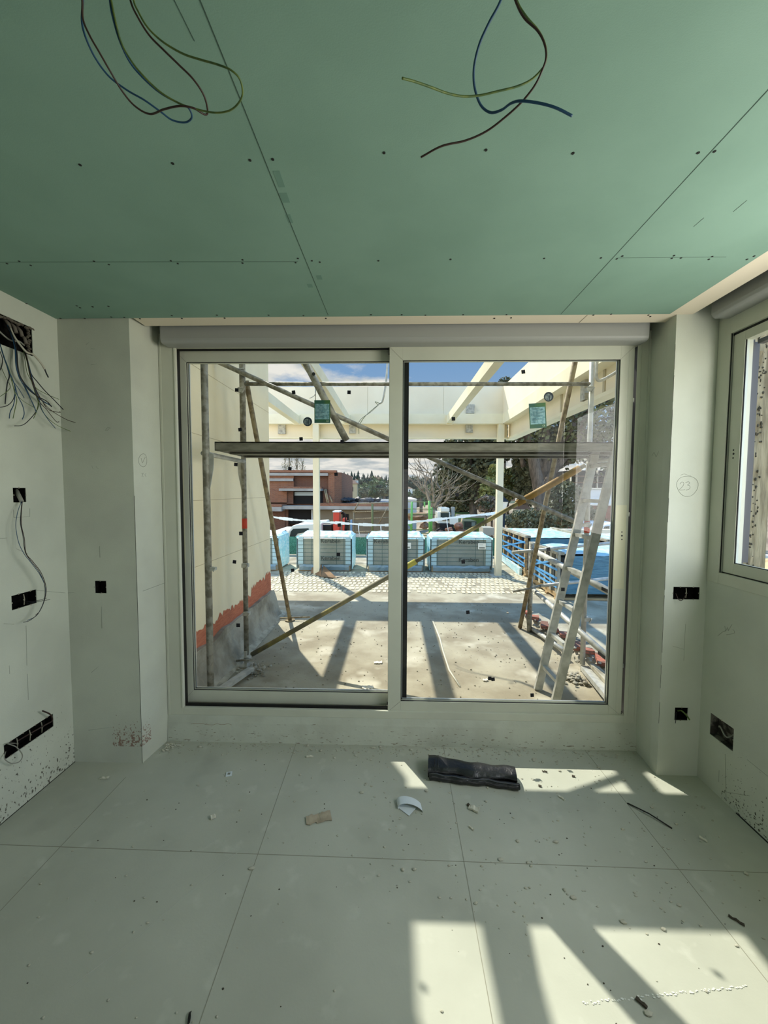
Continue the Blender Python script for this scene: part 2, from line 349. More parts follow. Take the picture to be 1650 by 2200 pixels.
def spline(pts, k=8):
    pts = [Vector(p) for p in pts]; out = []
    P = [pts[0]*2-pts[1]] + pts + [pts[-1]*2-pts[-2]]
    for i in range(1, len(P)-2):
        p0, p1, p2, p3 = P[i-1:i+3]
        for j in range(k):
            t = j/k
            out.append(0.5*((2*p1) + (p2-p0)*t + (2*p0-5*p1+4*p2-p3)*t*t + (3*p1-p0-3*p2+p3)*t**3))
    out.append(pts[-1]); return out

def tag(o, label, cat, group=None, kind=None):
    o['label'] = label; o['category'] = cat
    if group: o['group'] = group
    if kind: o['kind'] = kind
    return o
def thing(name, label, cat, loc=(0, 0, 0), group=None, kind=None):
    o = bpy.data.objects.new(name, None); COL.objects.link(o); o.location = loc; ORG[o.name] = Vector(loc)
    o.empty_display_size = 0.1
    return tag(o, label, cat, group, kind)
def struct(o, label=None, cat=None):
    o['kind'] = 'structure'
    if label: o['label'] = label
    if cat: o['category'] = cat
    return o
def copy_tree(o, parent=None):
    c = o.copy(); COL.objects.link(c); ORG[c.name] = origin_of(o)
    if parent is not None: c.parent = parent
    for ch in list(o.children): copy_tree(ch, c)
    return c
def text_mesh(name, body, size, m, parent, loc, rot=(pi/2, 0, 0), extrude=0.0008):
    cu = bpy.data.curves.new(name, 'FONT'); cu.body = body; cu.size = size; cu.extrude = extrude; cu.align_x = 'CENTER'; cu.align_y = 'CENTER'
    tmp = bpy.data.objects.new(name, cu); COL.objects.link(tmp)
    bpy.context.view_layer.update()
    me = bpy.data.meshes.new_from_object(tmp.evaluated_get(bpy.context.evaluated_depsgraph_get()))
    bpy.data.objects.remove(tmp); bpy.data.curves.remove(cu)
    o = bpy.data.objects.new(name, me); COL.objects.link(o); me.materials.clear(); me.materials.append(m)
    o.parent = parent; O = origin_of(parent); o.location = Vector(loc)-O; o.rotation_euler = rot; ORG[o.name] = O
    return o

def slab(axis, p0, p1, u0, u1, v0, v1, holes=()):
    """wall slab with rectangular holes; axis 0: plane x=p, (u,v)=(y,z); axis 1: plane y=p, (u,v)=(x,z); axis 2: plane z=p, (u,v)=(x,y)"""
    b = MB()
    def P(p, u, v): return {0: (p, u, v), 1: (u, p, v), 2: (u, v, p)}[axis]
    us = sorted({u0, u1} | {h[i] for h in holes for i in (0, 1)}); vs = sorted({v0, v1} | {h[i] for h in holes for i in (2, 3)})
    us = [u for u in us if u0 <= u <= u1]; vs = [v for v in vs if v0 <= v <= v1]
    def solid(i, j):
        if i < 0 or j < 0 or i >= len(us)-1 or j >= len(vs)-1: return False
        cu, cv = (us[i]+us[i+1])/2, (vs[j]+vs[j+1])/2
        return not any(h[0] < cu < h[1] and h[2] < cv < h[3] for h in holes)
    for i in range(len(us)-1):
        for j in range(len(vs)-1):
            if not solid(i, j): continue
            a, c, d, e_ = us[i], us[i+1], vs[j], vs[j+1]
            for p in (p0, p1): b.add([P(p, a, d), P(p, c, d), P(p, c, e_), P(p, a, e_)], [(0, 1, 2, 3) if p == p0 else (3, 2, 1, 0)])
            for (di, dj, q) in ((-1, 0, ((a, d), (a, e_))), (1, 0, ((c, d), (c, e_))), (0, -1, ((a, d), (c, d))), (0, 1, ((a, e_), (c, e_)))):
                if not solid(i+di, j+dj):
                    (a1, b1_), (a2, b2_) = q
                    b.add([P(p0, a1, b1_), P(p0, a2, b2_), P(p1, a2, b2_), P(p1, a1, b1_)], [(0, 1, 2, 3)])
    return b

# ================================================================== the room
H = 2.5127; D = 2.11; XL = -1.85; XR = 1.70; YB = -4.2
PLX, PRX = -1.449, 1.4785
hl = [(1.45, 1.96, 2.262, 2.405), (1.822, 1.888, 1.518, 1.59), (1.79, 1.92, 0.995, 1.066), (1.72, 1.985, 0.292, 0.364)]
WY0, WY1, WZ0, WZ1 = -0.30, 2.108, 1.107, 2.475
b = slab(0, XL, XL-0.06, YB, D+0.002, 0, 2.70, hl); b.box(XL-0.25, XL-0.065, YB, D, 0, 2.70)
struct(b.build('wall_left', wallL))
b = slab(0, XR, XR+0.08, YB, D+0.002, 0, 2.70, [(WY0, WY1, WZ0, WZ1), (1.900, 2.042, 0.288, 0.405)])
b2 = slab(0, XR+0.085, XR+0.13, YB, D, 0, 2.70, [(WY0, WY1, WZ0, WZ1)]); b.add(b2.v, b2.f)
struct(b.build('wall_right', wallR))
# the two return piers beside the sliding door and the lintel over it
b = slab(1, D, D+0.06, XL, PLX, 0, 2.70, [(-1.692, -1.626, 0.996, 1.067)])
b.add([(XL, D+.06, 0), (PLX, D, 0), (PLX+.029, 2.34, 0), (PLX+.029, 2.50, 0), (XL, 2.50, 0), (XL, D+.06, 2.7), (PLX, D, 2.7), (PLX+.029, 2.34, 2.7), (PLX+.029, 2.50, 2.7), (XL, 2.50, 2.7)],
      [(1, 6, 7, 2), (2, 7, 8, 3), (3, 8, 9, 4), (4, 9, 5, 0)])
struct(b.build('wall_front', wallP))
b = slab(1, D, D+0.06, PRX, XR, 0, 2.70, [(1.525, 1.666, 0.998, 1.067), (1.563, 1.634, 0.318, 0.391)])
b.add([(XR, D+.06, 0), (PRX, D, 0), (PRX+.013, 2.34, 0), (PRX+.013, 2.50, 0), (XR+.13, 2.50, 0), (XR, D+.06, 2.7), (PRX, D, 2.7), (PRX+.013, 2.34, 2.7), (PRX+.013, 2.50, 2.7), (XR+.13, 2.50, 2.7)],
      [(1, 2, 7, 6), (2, 3, 8, 7), (3, 4, 9, 8), (4, 0, 5, 9)])
struct(b.build('wall_front', wallS))
b = MB(); b.box(-2.1, 1.95, 2.345, 2.50, 2.50, 5.6); struct(b.build('wall_front', wallS))  # unseen upper part raised to block sky light from the terrace
b = slab(1, YB, YB-0.15, XL-.2, XR+.25, 0, 2.7, [(-0.85, 0.85, 0.0, 2.1)]); struct(b.build('wall_back', wallS))

# floor: large-format tiles with thin joints
b = MB(); b.box(-2.1, 1.95, YB-1.5, 2.36, -0.12, 0.0); fl = struct(b.build('floor', floorM))
def strip(pts, wd, m, name, parent, z=0.0004, t=0.0006):
    b = MB()
    for p, q in zip(pts[:-1], pts[1:]):
        p = Vector(p); q = Vector(q); b.bar((p.x, p.y, z), (q.x, q.y, z), wd, t)
    return b.build(name, m, parent)
for p, q in (((600, 1702), (497, 2000)), ((968, 1690), (1022, 1992)), ((1350, 1730), (1530, 1958))):
    A, B = atz(*p, 0), atz(*q, 0); d = (B-A)/(B.y-A.y)
    strip([A + d*(2.33-A.y), A + d*(0.2-A.y)], 0.0026, groutM, 'tile_joint', fl)
A, B = atz(555, 1835, 0), atz(1455, 1868, 0); d = (B-A)/(B.x-A.x)
strip([A+d*(XL-A.x), A+d*(XR-A.x)], 0.0026, groutM, 'tile_joint', fl)
A, B = (-1.47, 2.0, 0), (-1.47, 0.3, 0); strip([A, B], 0.0024, groutM, 'tile_joint', fl)
strip([atz(510, 1832, 0), atz(395, 1925, 0), atz(300, 2010, 0), atz(150, 2122, 0)], 0.003, mat('pale_scratch', (178, 180, 168), 0.9), 'scratch', fl, 0.0007)
b = MB(); pr = atz(1255, 2157, 0)
for i in range(70):
    t = i/69; p = atz(1255+345*t+random.uniform(-3, 3), 2157-38*t+random.uniform(-5, 5)*(1-t*0.5), 0)
    b.blob((p.x, p.y, 0.001), (random.uniform(.002, .006), .0025, .0012), i)
tag(b.build('plaster_crumbs', mat('pale_dust', (214, 216, 206), 0.95)), 'pale line of dried plaster crumbs across the sunny floor', 'crumbs', kind='stuff')

# ceiling: green boards, white edge strips
b = MB(); b.box(XL-.1, 1.437, YB, 2.103, H, H+0.013); ce = struct(b.build('ceiling', boardG))
def cstrip(p, q, wd, name='board_joint', m=seam, ext=None):
    A, B = atz(*p, H), atz(*q, H)
    bb = MB(); bb.bar((A.x, A.y, H-0.0003), (B.x, B.y, H-0.0003), wd, 0.0008); return bb.build(name, m, ce)
cstrip((425, -12), (520, 222), .0022); cstrip((520, 222), (584, 382), .0022); cstrip((584, 382), (705, 677), .0022)
cstrip((1690, 150), (1445, 415), .0022); cstrip((1445, 415), (1205, 675), .0022)
cstrip((0, 563), (640, 562), .0010); cstrip((1325, 554), (1560, 552), .0008)
cstrip((372, -5), (418, 88), .0012, 'scratch'); cstrip((1575, 455), (1605, 430), .0012, 'scratch'); cstrip((1490, 487), (1512, 468), .0012, 'scratch')
for p, s_ in (((612, 425), (.012, .02)), ((622, 470), (.008, .02)), ((686, 596), (.011, .016)), ((666, 614), (.011, .014)), ((600, 385), (.01, .03))):
    A = atz(*p, H); bb = MB(); bb.box(A.x-s_[0], A.x+s_[0], A.y-s_[1], A.y+s_[1], H-.0006, H+.001); bb.build('smudge', mat('board_smudge', (108, 142, 128), 0.9), ce)
scr = [(172,354),(371,351),(537,344),(586,342),(825,328),(1044,322),(1231,329),(1500,328),(1535,325),(15,566),(41,561),(66,570),(202,561),(234,568),(367,560),(382,566),(521,558),(521,565),(640,555),(635,564),(670,560),(687,563),(813,560),(968,557),(1169,555),(1291,554),(1325,556),(1337,550),(1448,549),(1443,555),(1463,554),(1530,551),(1523,557),(1620,550),(1605,557),(57,652),(165,657),(172,661),(199,659),(233,658),(130,684),(182,684),(239,681),(267,682),(369,678),(466,677),(577,677),(652,678),(797,676),(863,676),(914,677),(995,676),(1088,676),(1275,677),(1313,675),(1393,677)]
for q in scr:
    A = atz(*q, H); bb = MB(); bb.disc((A.x, A.y, H-.0012), (1, 0, 0), (0, 1, 0), 0.0042 if q[1] < 600 else .005, 10, 0.002); bb.build('screw', screwM, ce)
b = MB(); b.box(-1.42, 1.561, 2.106, 2.205, H+.001, H+.014); t1 = struct(b.build('trim_1', boardW))
for q in ((292, 679), (388, 682), (480, 681), (700, 684), (1062, 684), (1098, 683), (1397, 680), (1445, 686)):
    A = atz(*q, H); bb = MB(); bb.disc((A.x, max(A.y, 2.112), H-.001), (1, 0, 0), (0, 1, 0), 0.005, 10, 0.003); bb.build('screw', screwM, t1)
b = MB(); b.bar((1.015, 2.107, H), (1.015, 2.203, H), .002, .001); b.build('board_joint', mat('strip_joint', (150, 142, 124)), t1)
b = MB(); b.box(1.4385, 1.561, YB, 2.104, H+.001, H+.014); struct(b.build('trim_2', boardW))
b = MB(); b.box(-2.1, 1.95, YB-.1, 2.345, 2.705, 2.85); struct(b.build('ceiling', wallS))
b = MB(); b.box(-1.42, 1.49, 2.335, 2.345, 2.49, 2.70); struct(b.build('wall_front', wallS))

# kerb below the door
b = MB(); b.prism([(2.31, 0), (2.36, 0), (2.36, .165), (2.325, .165), (2.318, .12)], 0, PLX+.028, PRX+.012)
kb = struct(b.build('trim_3', kerbM))

# ------------------------------------------------------------------ sliding door
FY = 2.325
d1 = bpy.data.objects.new('door_1', None); COL.objects.link(d1); d1.location = (0.03, FY, 0.165); ORG[d1.name] = Vector(d1.location)
tag(d1, 'cream aluminium two-leaf sliding glass door to the terrace', 'door', kind='structure')
XF0, XF1, ZF0, ZF1 = -1.419, 1.490, 0.165, 2.52
JL, JR, ZJ0, ZJ1 = aty(376, 760, FY).x, aty(1371, 745, FY).x, 0.212, 2.437
b = MB(); b.box(XF0, JL, FY, 2.345, ZF0, ZF1); b.box(JR, XF1, FY, FY+.005, ZF0, ZF1); b.box(JR+.014, XF1, FY+.005, 2.345, ZF0, ZF1); b.box(JL, JR, FY, 2.345, ZF0, ZJ0); b.box(JL, JR, FY, 2.345, ZJ1, ZF1)
b.box(XF0, JL-.012, 2.345, 2.46, ZF0, ZF1); b.box(JR+.014, XF1, 2.345, 2.46, ZF0, ZF1); b.box(JL-.012, JR+.012, 2.345, 2.46, ZF0, ZJ0-.01); b.box(JL-.012, JR+.012, 2.345, 2.46, ZJ1+.01, ZF1)
b.build('outer_frame', alu, d1, bevel=.0015)
b = MB()  # raised moulding lines round the frame
for (x0, x1, z0, z1) in ((XF0, XF0+.012, ZF0, 2.47), (XF1-.012, XF1, ZF0, 2.47), (JL-.008, JL-.003, ZJ0, ZJ1), (JR+.022, JR+.026, ZJ0, ZJ1)): b.box(x0, x1, FY-.004, FY, z0, z1)
b.build('frame_bead', alu, d1)
b = MB(); b.box(JL-.002, JR, 2.347, 2.352, ZJ0-.005, ZJ0+.016); b.box(JL, JR, 2.36, 2.366, ZJ0-.005, ZJ0+.010); b.box(JL, .02, 2.35, 2.353, ZJ1-.012, ZJ1); b.box(JL-.011, JL-.002, 2.346, 2.38, ZJ0, ZJ1); b.build('track', black, d1)
b = MB(); b.box(JR+.008, JR+.0139, FY+.006, 2.455, ZJ0, ZJ1); b.build('slit_dark_strip', black, d1)  # black strip added so the slit beside the leaf reads dark

def leaf(name, x0, x1, z0, z1, gx0, gx1, gz0, gz1, y, th, label=None):
    f = MB(); step = .032 if x1 > 1 else .001; f.box(x0, gx0, y, y+th, z0, z1); f.box(gx1, x1-step, y, y+th, z0, z1); f.box(x1-step, x1, y, y+.009, z0, z1); f.box(gx0, gx1, y, y+th, z0, gz0); f.box(gx0, gx1, y, y+th, gz1, z1)
    o = f.build(name, alu, d1, label, bevel=.0012)
    g = MB(); g.add([(gx0, y+th*.5, gz0), (gx1, y+th*.5, gz0), (gx1, y+th*.5, gz1), (gx0, y+th*.5, gz1)], [(0, 1, 2, 3)]); gl = g.build('glass_pane', glassM, d1)
    s = MB()
    for (a, b_, c, e_) in ((gx0, gx0+.004, gz0, gz1), (gx1-.004, gx1, gz0, gz1), (gx0, gx1, gz0, gz0+.004), (gx0, gx1, gz1-.004, gz1)): s.box(a, b_, y+.004, y+.008, c, e_)
    s.build('glass_gasket', black, d1)
    s = MB()
    for (a, b_, c, e_) in ((gx0+.004, gx0+.010, gz0+.004, gz1-.004), (gx1-.010, gx1-.004, gz0+.004, gz1-.004), (gx0+.004, gx1-.004, gz0+.004, gz0+.010)): s.box(a, b_, y+.021, y+.030, c, e_)
    s.build('glass_spacer', chrome, d1)
    return o, gl
Y1, Y2 = 2.338, 2.392
P = lambda px, py, y: aty(px, py, y)
rx0, rx1 = P(835, 1150, Y1).x, P(1349, 1150, Y1).x; rz0, rz1 = P(1100, 1534, Y1).z, P(1100, 744, Y1).z
rgx0, rgx1, rgz0, rgz1 = P(863, 1150, Y1).x, P(1320, 1150, Y1).x, P(1100, 1511, Y1).z, P(1100, 773, Y1).z
lx0, lx1 = P(385, 1150, Y2).x, P(872, 1150, Y2).x; lz0, lz1 = P(600, 1511, Y2).z, P(600, 752, Y2).z
lgx0, lgx1, lgz0, lgz1 = P(408, 1150, Y2).x, P(838, 1150, Y2).x, P(600, 1486, Y2).z, P(600, 777, Y2).z
LR, GR = leaf('door_leaf', rx0, rx1, rz0, rz1, rgx0, rgx1, rgz0, rgz1, Y1, .042)
LL, GL = leaf('door_leaf', lx0, lx1, lz0, lz1, lgx0, lgx1, lgz0, lgz1, Y2, .042)
b = MB(); b.box(rx0+.01, P(876, 1150, Y2-.006).x, Y2-.008, Y2-.001, lz0, lz1); b.build('meeting_stile', black, d1)
b = MB(); b.box(rx0-.006, rx0+.004, Y1+.004, Y1+.05, rz0-.01, rz0+.035); b.box(rx0-.006, rx0, Y1+.004, Y1+.05, rz1-.03, rz1); b.build('guide_block', black, d1)
def mitre(x, z, sx, sz, wd, parent, y):
    b = MB(); b.bar((x, y, z), (x+sx*wd[0], y, z+sz*wd[1]), .0012, .0008, up=(0, 1, 0)); b.build('mitre_joint', mat('mitre_line', (132, 132, 116)), parent)
for (x, z, sx, sz) in ((rx0, rz1, 1, -1), (rx1, rz1, -1, -1), (rx1, rz0, -1, 1), (rx0, rz0, 1, 1)):
    mitre(x, z, sx, sz, (rgx0-rx0 if sx > 0 else rx1-rgx1, rz1-rgz1 if sz < 0 else rgz0-rz0), LR, Y1-.0003)
for (x, z, sx, sz) in ((lx0, lz1, 1, -1), (lx0, lz0, 1, 1)):
    mitre(x, z, sx, sz, (lgx0-lx0, lz1-lgz1 if sz < 0 else lgz0-lz0), LL, Y2-.0003)
for par, pts, yy in ((LL, ((392, 1130), (392, 1137), (392, 1144)), Y2), (LR, ((1336, 1143), (1336, 1151), (1336, 1159)), Y1)):
    for i, q in enumerate(pts):
        A = aty(*q, yy-.0005); b = MB(); b.disc(A, (1, 0, 0), (0, 0, 1), .0055 if i == 1 else .0042, 12); b.build('handle_hole', black, par)
# masking film left on the closing stiles
A0, A1 = aty(386, 1010, Y2), aty(400, 1210, Y2); b = MB(); b.box(A0.x+.003, A1.x-.002, Y2-.0008, Y2-.0002, A1.z, A0.z); b.build('masking_film', mat('film_on_stile', (206, 204, 176), 0.35), LL)
A0, A1 = aty(1322, 1085, Y1), aty(1344, 1265, Y1); b = MB(); b.box(A0.x+.004, A1.x-.012, Y1-.0008, Y1-.0002, A1.z, A0.z); b.build('masking_film', mat('film_on_stile', (206, 204, 176), 0.35), LR)
# lock keeps in the slit beside the closing stile
for yy in (860, 1105, 1430):
    A = aty(1354, yy, Y1+.01); b = MB(); b.box(JR-.008, JR-.001, Y1+.004, Y1+.02, A.z-.012, A.z+.012); b.build('lock_keep', chrome, d1)

def on_glass(px, py, gl):
    y = (Y1 if gl is GR else Y2)+.0195
    return aty(px, py, y)
pads = [(631,843,0),(750,843,0),(509,838,0),(516,923,0),(647,943,0),(507,998,0),(623,1007,0),(735,949,0),(722,1019,0),(729,1128,0),(518,1146,1),(504,1207,0),(727,1191,1),(629,1225,0),(512,1343,1)]
padsR = [(1124,799,0),(974,900,0),(1233,912,0),(982,1063,0),(1204,1076,0),(1094,1156,0),(1178,1180,0),(995,1207,0),(1209,1266,0),(1005,1315,0),(1052,1457,0),(1059,1459,0),(1143,1493,0)]
for lst, gl in ((pads, GL), (padsR, GR)):
    for (px, py, k) in lst:
        A = on_glass(px, py, gl); b = MB(); s = .0150; a = (0.0 if k else pi/4+random.uniform(-.15, .15))
        c_, s_ = cos(a)*s, sin(a)*s
        b.prism([(A.x+c_, A.z+s_), (A.x-s_, A.z+c_), (A.x-c_, A.z-s_), (A.x+s_, A.z-c_)], 1, A.y-.004, A.y) if not k else b.box(A.x-.0115, A.x+.0115, A.y-.004, A.y, A.z-.0115, A.z+.0115)
        b.build('glazing_pad', padM, gl)
def sticker(cx, cy, wpx, hpx, rot, gl):
    A = on_glass(cx, cy, gl); y = A.y-.001; k = y/FPX*1.0; wd, ht = wpx*k, hpx*k
    def R(u, v, t=0): return (A.x+u*cos(rot)-v*sin(rot), y-t, A.z+u*sin(rot)+v*cos(rot))
    def card_(u0, u1, v0, v1, t0, t1, name, m, par):
        b = MB(); vs = [R(u, v, t) for t in (t0, t1) for u, v in ((u0, v0), (u1, v0), (u1, v1), (u0, v1))]
        b.add(vs, [(0, 1, 2, 3), (7, 6, 5, 4), (0, 4, 5, 1), (1, 5, 6, 2), (2, 6, 7, 3), (3, 7, 4, 0)]); return b.build(name, m, par)
    root = card_(-wd/2, wd/2, -ht/2, ht/2, 0, .0004, 'product_sticker', stG, gl)
    root['label'] = 'green sticker with a pale printed panel'
    def sub(n, m, *a):
        return card_(*a, n, m, root)
    card_(-wd*.44, wd*.44, -ht*.34, ht*.34, .0004, .0007, 'printed_panel', stW, gl)
    b = MB()
    for j in range(11):
        v = ht*(.29-.055*j); L_ = random.uniform(.3, .8)*wd; u = -wd*.4
        vs = [R(q, v+dv, .0008) for q, dv in ((u, -.001), (u+L_, -.001), (u+L_, .001), (u, .001))]; b.add(vs, [(3, 2, 1, 0), (0, 1, 2, 3)])
    b.build('printed_lines', stT, gl)
    c = R(wd*.33, -ht*.42, .0009); t = text_mesh('certification_mark', 'CE', .013, stL, gl, c); t.rotation_euler = (pi/2, -rot, 0)
sticker(692.5, 884.5, 34, 48, 0, GL); sticker(1155, 893, 35, 52, .07, GR)
for (cx, cy, gl, r_) in ((661, 906, GL, .028), (1178.5, 852.5, GR, .0285)):
    A = on_glass(cx, cy, gl); b = MB(); b.disc((A.x, A.y-.0012, A.z), (1, 0, 0), (0, 0, 1), r_, 28, .0006); b.build('round_sticker', stD, gl)
    b = MB(); b.disc((A.x-.002, A.y-.0020, A.z-.002), (1, 0, 0), (0, 0, 1), r_*.72, 20, .0006); b.build('round_sticker', stP, gl)
    b = MB(); b.bar((A.x+.004, A.y-.003, A.z-.02), (A.x+.008, A.y-.003, A.z+.02), .004, .0006, up=(0, 1, 0)); b.build('round_sticker', stD, gl)
# writing left on the kerb in pencil (not legible in the photograph: only strokes)
b = MB(); x = 1235
for k in range(9):
    A = aty(x, 1583+random.uniform(-2, 2), 2.317); B = aty(x+random.uniform(-2, 5), 1592+random.uniform(-2, 2), 2.317); C_ = aty(x+7, 1585+random.uniform(-2, 4), 2.317)
    b.path([A, B, C_], .0006, 4); x += 8
b.build('pencil_scribble', pencilF, kb)
b = MB(); b.path([aty(410+i*8, 1556+random.uniform(-2, 2), 2.317) for i in range(12)], .0009, 4); b.path([aty(454, 1560, 2.317), aty(456, 1578, 2.317)], .001, 4); b.build('rust_streak', mat('rust_streak', (146, 118, 96)), kb)

# shutter boxes
def round_prof(y0, z0, y1, z1, r=.02):
    return [(y0, z1), (y0, z0+r)] + [(y0+r-r*cos(a), z0+r-r*sin(a)) for a in (pi/6, pi/3, pi/2)] + [(y1, z0), (y1, z1)]
b = MB(); b.prism(round_prof(2.235, aty(870, 735, 2.25).z, 2.324, 2.68, .022), 0, aty(343, 715, 2.235).x, aty(1396, 715, 2.235).x)
struct(b.build('trim_4', aluG, bevel=.004), 'grey shutter box over the sliding door')
b = MB(); b.prism([(x, z) for x, z in [(1.605, 2.70), (1.605, 2.485), (1.612, 2.470), (1.625, 2.462), (1.699, 2.462), (1.699, 2.70)]], 1, WY0, atx(1527, 680, 1.605).y)
struct(b.build('trim_5', aluG, bevel=.004), 'grey shutter box over the side window')

# ------------------------------------------------------------------ side window
w1 = bpy.data.objects.new('window_1', None); COL.objects.link(w1); w1.location = (XR, 0.9, WZ0); ORG[w1.name] = Vector(w1.location)
tag(w1, 'cream aluminium sliding window in the right wall', 'window', kind='structure')
XW = XR-.004; XG = 1.711
fy1 = atx(1560, 900, XW).y
fz0, fz1 = atx(1551, 1232, XW).z, atx(1592, 706, XW).z
b = MB()
b.box(XW, XR+.10, fy1, WY1-.001, WZ0, WZ1); b.box(XW, XR+.10, WY0, WY0+.06, WZ0, WZ1); b.box(XW, XR+.10, WY0+.06, fy1, WZ0, fz0); b.box(XW, XR+.10, WY0+.06, fy1, fz1, WZ1)
b.build('window_frame', alu, w1, bevel=.0015)
b = MB(); b.box(XR+.012, XR+.016, WY0+.06, fy1, fz0-.001, fz0+.006); b.box(XR+.002, XR+.006, fy1-.003, fy1, fz0, fz1); b.box(XR+.012, XR+.03, WY0+.06, fy1, fz1-.012, fz1); b.build('track', black, w1)
sy1 = fy1-.007; gy1 = atx(1587, 1000, XG).y; gz0, gz1 = atx(1577, 1211, XG).z, atx(1605, 728, XG).z
ym = 0.86
b = MB(); b.box(XG, XG+.04, gy1, sy1, fz0+.006, fz1-.012); b.box(XG, XG+.04, ym-.09, ym, fz0+.006, fz1-.012); b.box(XG, XG+.04, ym, gy1, fz0+.006, gz0); b.box(XG, XG+.04, ym, gy1, gz1, fz1-.012)
lf = b.build('window_sash', alu, w1, bevel=.0012)
b = MB(); b.box(XG+.042, XG+.082, WY0+.06, WY0+.14, fz0+.006, fz1-.012); b.box(XG+.042, XG+.082, ym-.09, ym, fz0+.006, fz1-.012); b.box(XG+.042, XG+.082, WY0+.14, ym-.09, fz0+.006, gz0); b.box(XG+.042, XG+.082, WY0+.14, ym-.09, gz1, fz1-.012)
b.build('window_sash', alu, w1, bevel=.0012)
b = MB(); b.add([(XG+.02, ym, gz0), (XG+.02, gy1, gz0), (XG+.02, gy1, gz1), (XG+.02, ym, gz1)], [(0, 1, 2, 3)]); b.build('glass_pane', glassM, w1)
b = MB(); b.add([(XG+.06, WY0+.14, gz0), (XG+.06, ym-.09, gz0), (XG+.06, ym-.09, gz1), (XG+.06, WY0+.14, gz1)], [(0, 1, 2, 3)]); b.build('glass_pane', glassM, w1)
b = MB(); b.box(XG+.003, XG+.007, gy1-.004, gy1, gz0, gz1); b.box(XG+.003, XG+.007, ym, gy1, gz0, gz0+.004); b.build('glass_gasket', black, w1)
b = MB(); b.box(XG+.008, XG+.019, gy1-.003, gy1, gz0, gz1); b.build('glass_spacer', mat('pale_spacer', (214, 222, 214), 0.4), w1)
b = MB(); b.box(XG+.036, XG+.050, gy1+.003, gy1+.02, gz0, gz1); b.box(XG+.065, XG+.098, gy1+.030, gy1+.05, gz0, gz1); b.box(XG+.06, XG+.09, ym, gy1, gz1-.02, gz1); b.build('outer_track', mat('grey_track', (86, 86, 88), 0.5), w1)
for i, q in enumerate(((1576, 967), (1576, 975), (1575, 984))):
    A = atx(*q, XG-.0004); b = MB(); b.disc(A, (0, -1, 0), (0, 0, 1), .0055 if i == 1 else .0042, 12); b.build('handle_hole', black, lf)

# ------------------------------------------------------------------ socket boxes in the walls
def cup(axis, p, sgn, u0, u1, v0, v1, dep=.045):
    """open box sunk into a wall; sgn = direction into the wall"""
    b = MB(); Q = lambda d, u, v: (p+sgn*d, u, v) if axis == 0 else (u, p+sgn*d, v)
    e_ = .0015; u0 += e_; u1 -= e_; v0 += e_; v1 -= e_
    o = [(u0, v0), (u1, v0), (u1, v1), (u0, v1)]
    vs = [Q(.002, *q) for q in o] + [Q(dep, *q) for q in o]
    b.add(vs, [(4, 5, 6, 7), (0, 1, 5, 4), (1, 2, 6, 5), (2, 3, 7, 6), (3, 0, 4, 7)])
    return b, Q
def socket(axis, p, sgn, u0, u1, v0, v1, n, label, name='socket_box', m=cavity, wires=(), group=None, vertical=False):
    c = (p, (u0+u1)/2, (v0+v1)/2) if axis == 0 else ((u0+u1)/2, p, (v0+v1)/2)
    t = thing(name, label, 'socket box', c, group)
    b, Q = cup(axis, p, sgn, u0, u1, v0, v1); b.build('back_box', m, t)
    b = MB(); k = 0
    for i in range(n):
        a = u0+(u1-u0)*i/n; e_ = u0+(u1-u0)*(i+1)/n; mu = (a+e_)/2
        for (u, v, su, sv) in ((mu, v0, .005, .004), (mu, v1, .005, .004), (a, (v0+v1)/2, .003, .004), (e_, (v0+v1)/2, .003, .004)):
            k += 1; r3 = (.004, su, sv) if axis == 0 else (su, .004, sv)
            b.blob(Q(.001, u+random.uniform(-.004, .004), v), r3, k)
    b.build('mortar', mortar, t)['kind'] = 'stuff'
    if n > 1:
        for i in range(1, n):
            u = u0+(u1-u0)*i/n; b = MB(); b.path([Q(.004, u, v0+.008), Q(.002, u+.002, (v0+v1)/2), Q(.004, u, v1-.008)], .0022, 5); b.build('box_joiner', mortar, t)
    for (nm, mm, r_, pts) in wires:
        b = MB(); b.path(spline(pts, 8), r_, 6); b.build(nm, mm, t)
    return t
Lw = lambda px, py, off=.02: atx(px, py, XL+off)
# pencilled circle round box etc come later
socket(0, XL, -1, 1.822, 1.888, 1.518, 1.59, 1, 'single black socket box in the left wall with a grey conduit stub')
socket(0, XL, -1, 1.79, 1.92, 0.995, 1.066, 2, 'double black socket box at counter height on the left wall',
       wires=[('cable_end', wireK, .0012, [(XL-.02, 1.86, 1.02), Lw(60, 1293, .015), Lw(82, 1290, .03), Lw(100, 1285, .05)]), ('cable_end', wireK, .0012, [(XL-.02, 1.87, 1.01), Lw(60, 1296, .015), Lw(84, 1292, .03), Lw(108, 1288, .06)])])
tq = socket(0, XL, -1, 1.72, 1.985, 0.292, 0.364, 4, 'long four-gang black socket box low on the left wall',
       wires=[('cable_end', wireN, .0035, [(XL-.02, 1.80, .33), Lw(75, 1570, .0), Lw(100, 1556, .02), Lw(112, 1548, .03), Lw(108, 1535, .04), Lw(91, 1527, .03)]),
              ('cable_end', wireGy, .0022, [(XL-.02, 1.80, .32), Lw(15, 1597, .02), Lw(35, 1605, .04), Lw(48, 1622, .04), Lw(42, 1636, .04), Lw(25, 1640, .03), Lw(10, 1630, .03), Lw(12, 1615, .0)])])
socket(1, D, 1, -1.692, -1.626, 0.996, 1.067, 1, 'single black socket box in the shaded left pier')
Rw = lambda px, py, off=.02: aty(px, py, D-off)
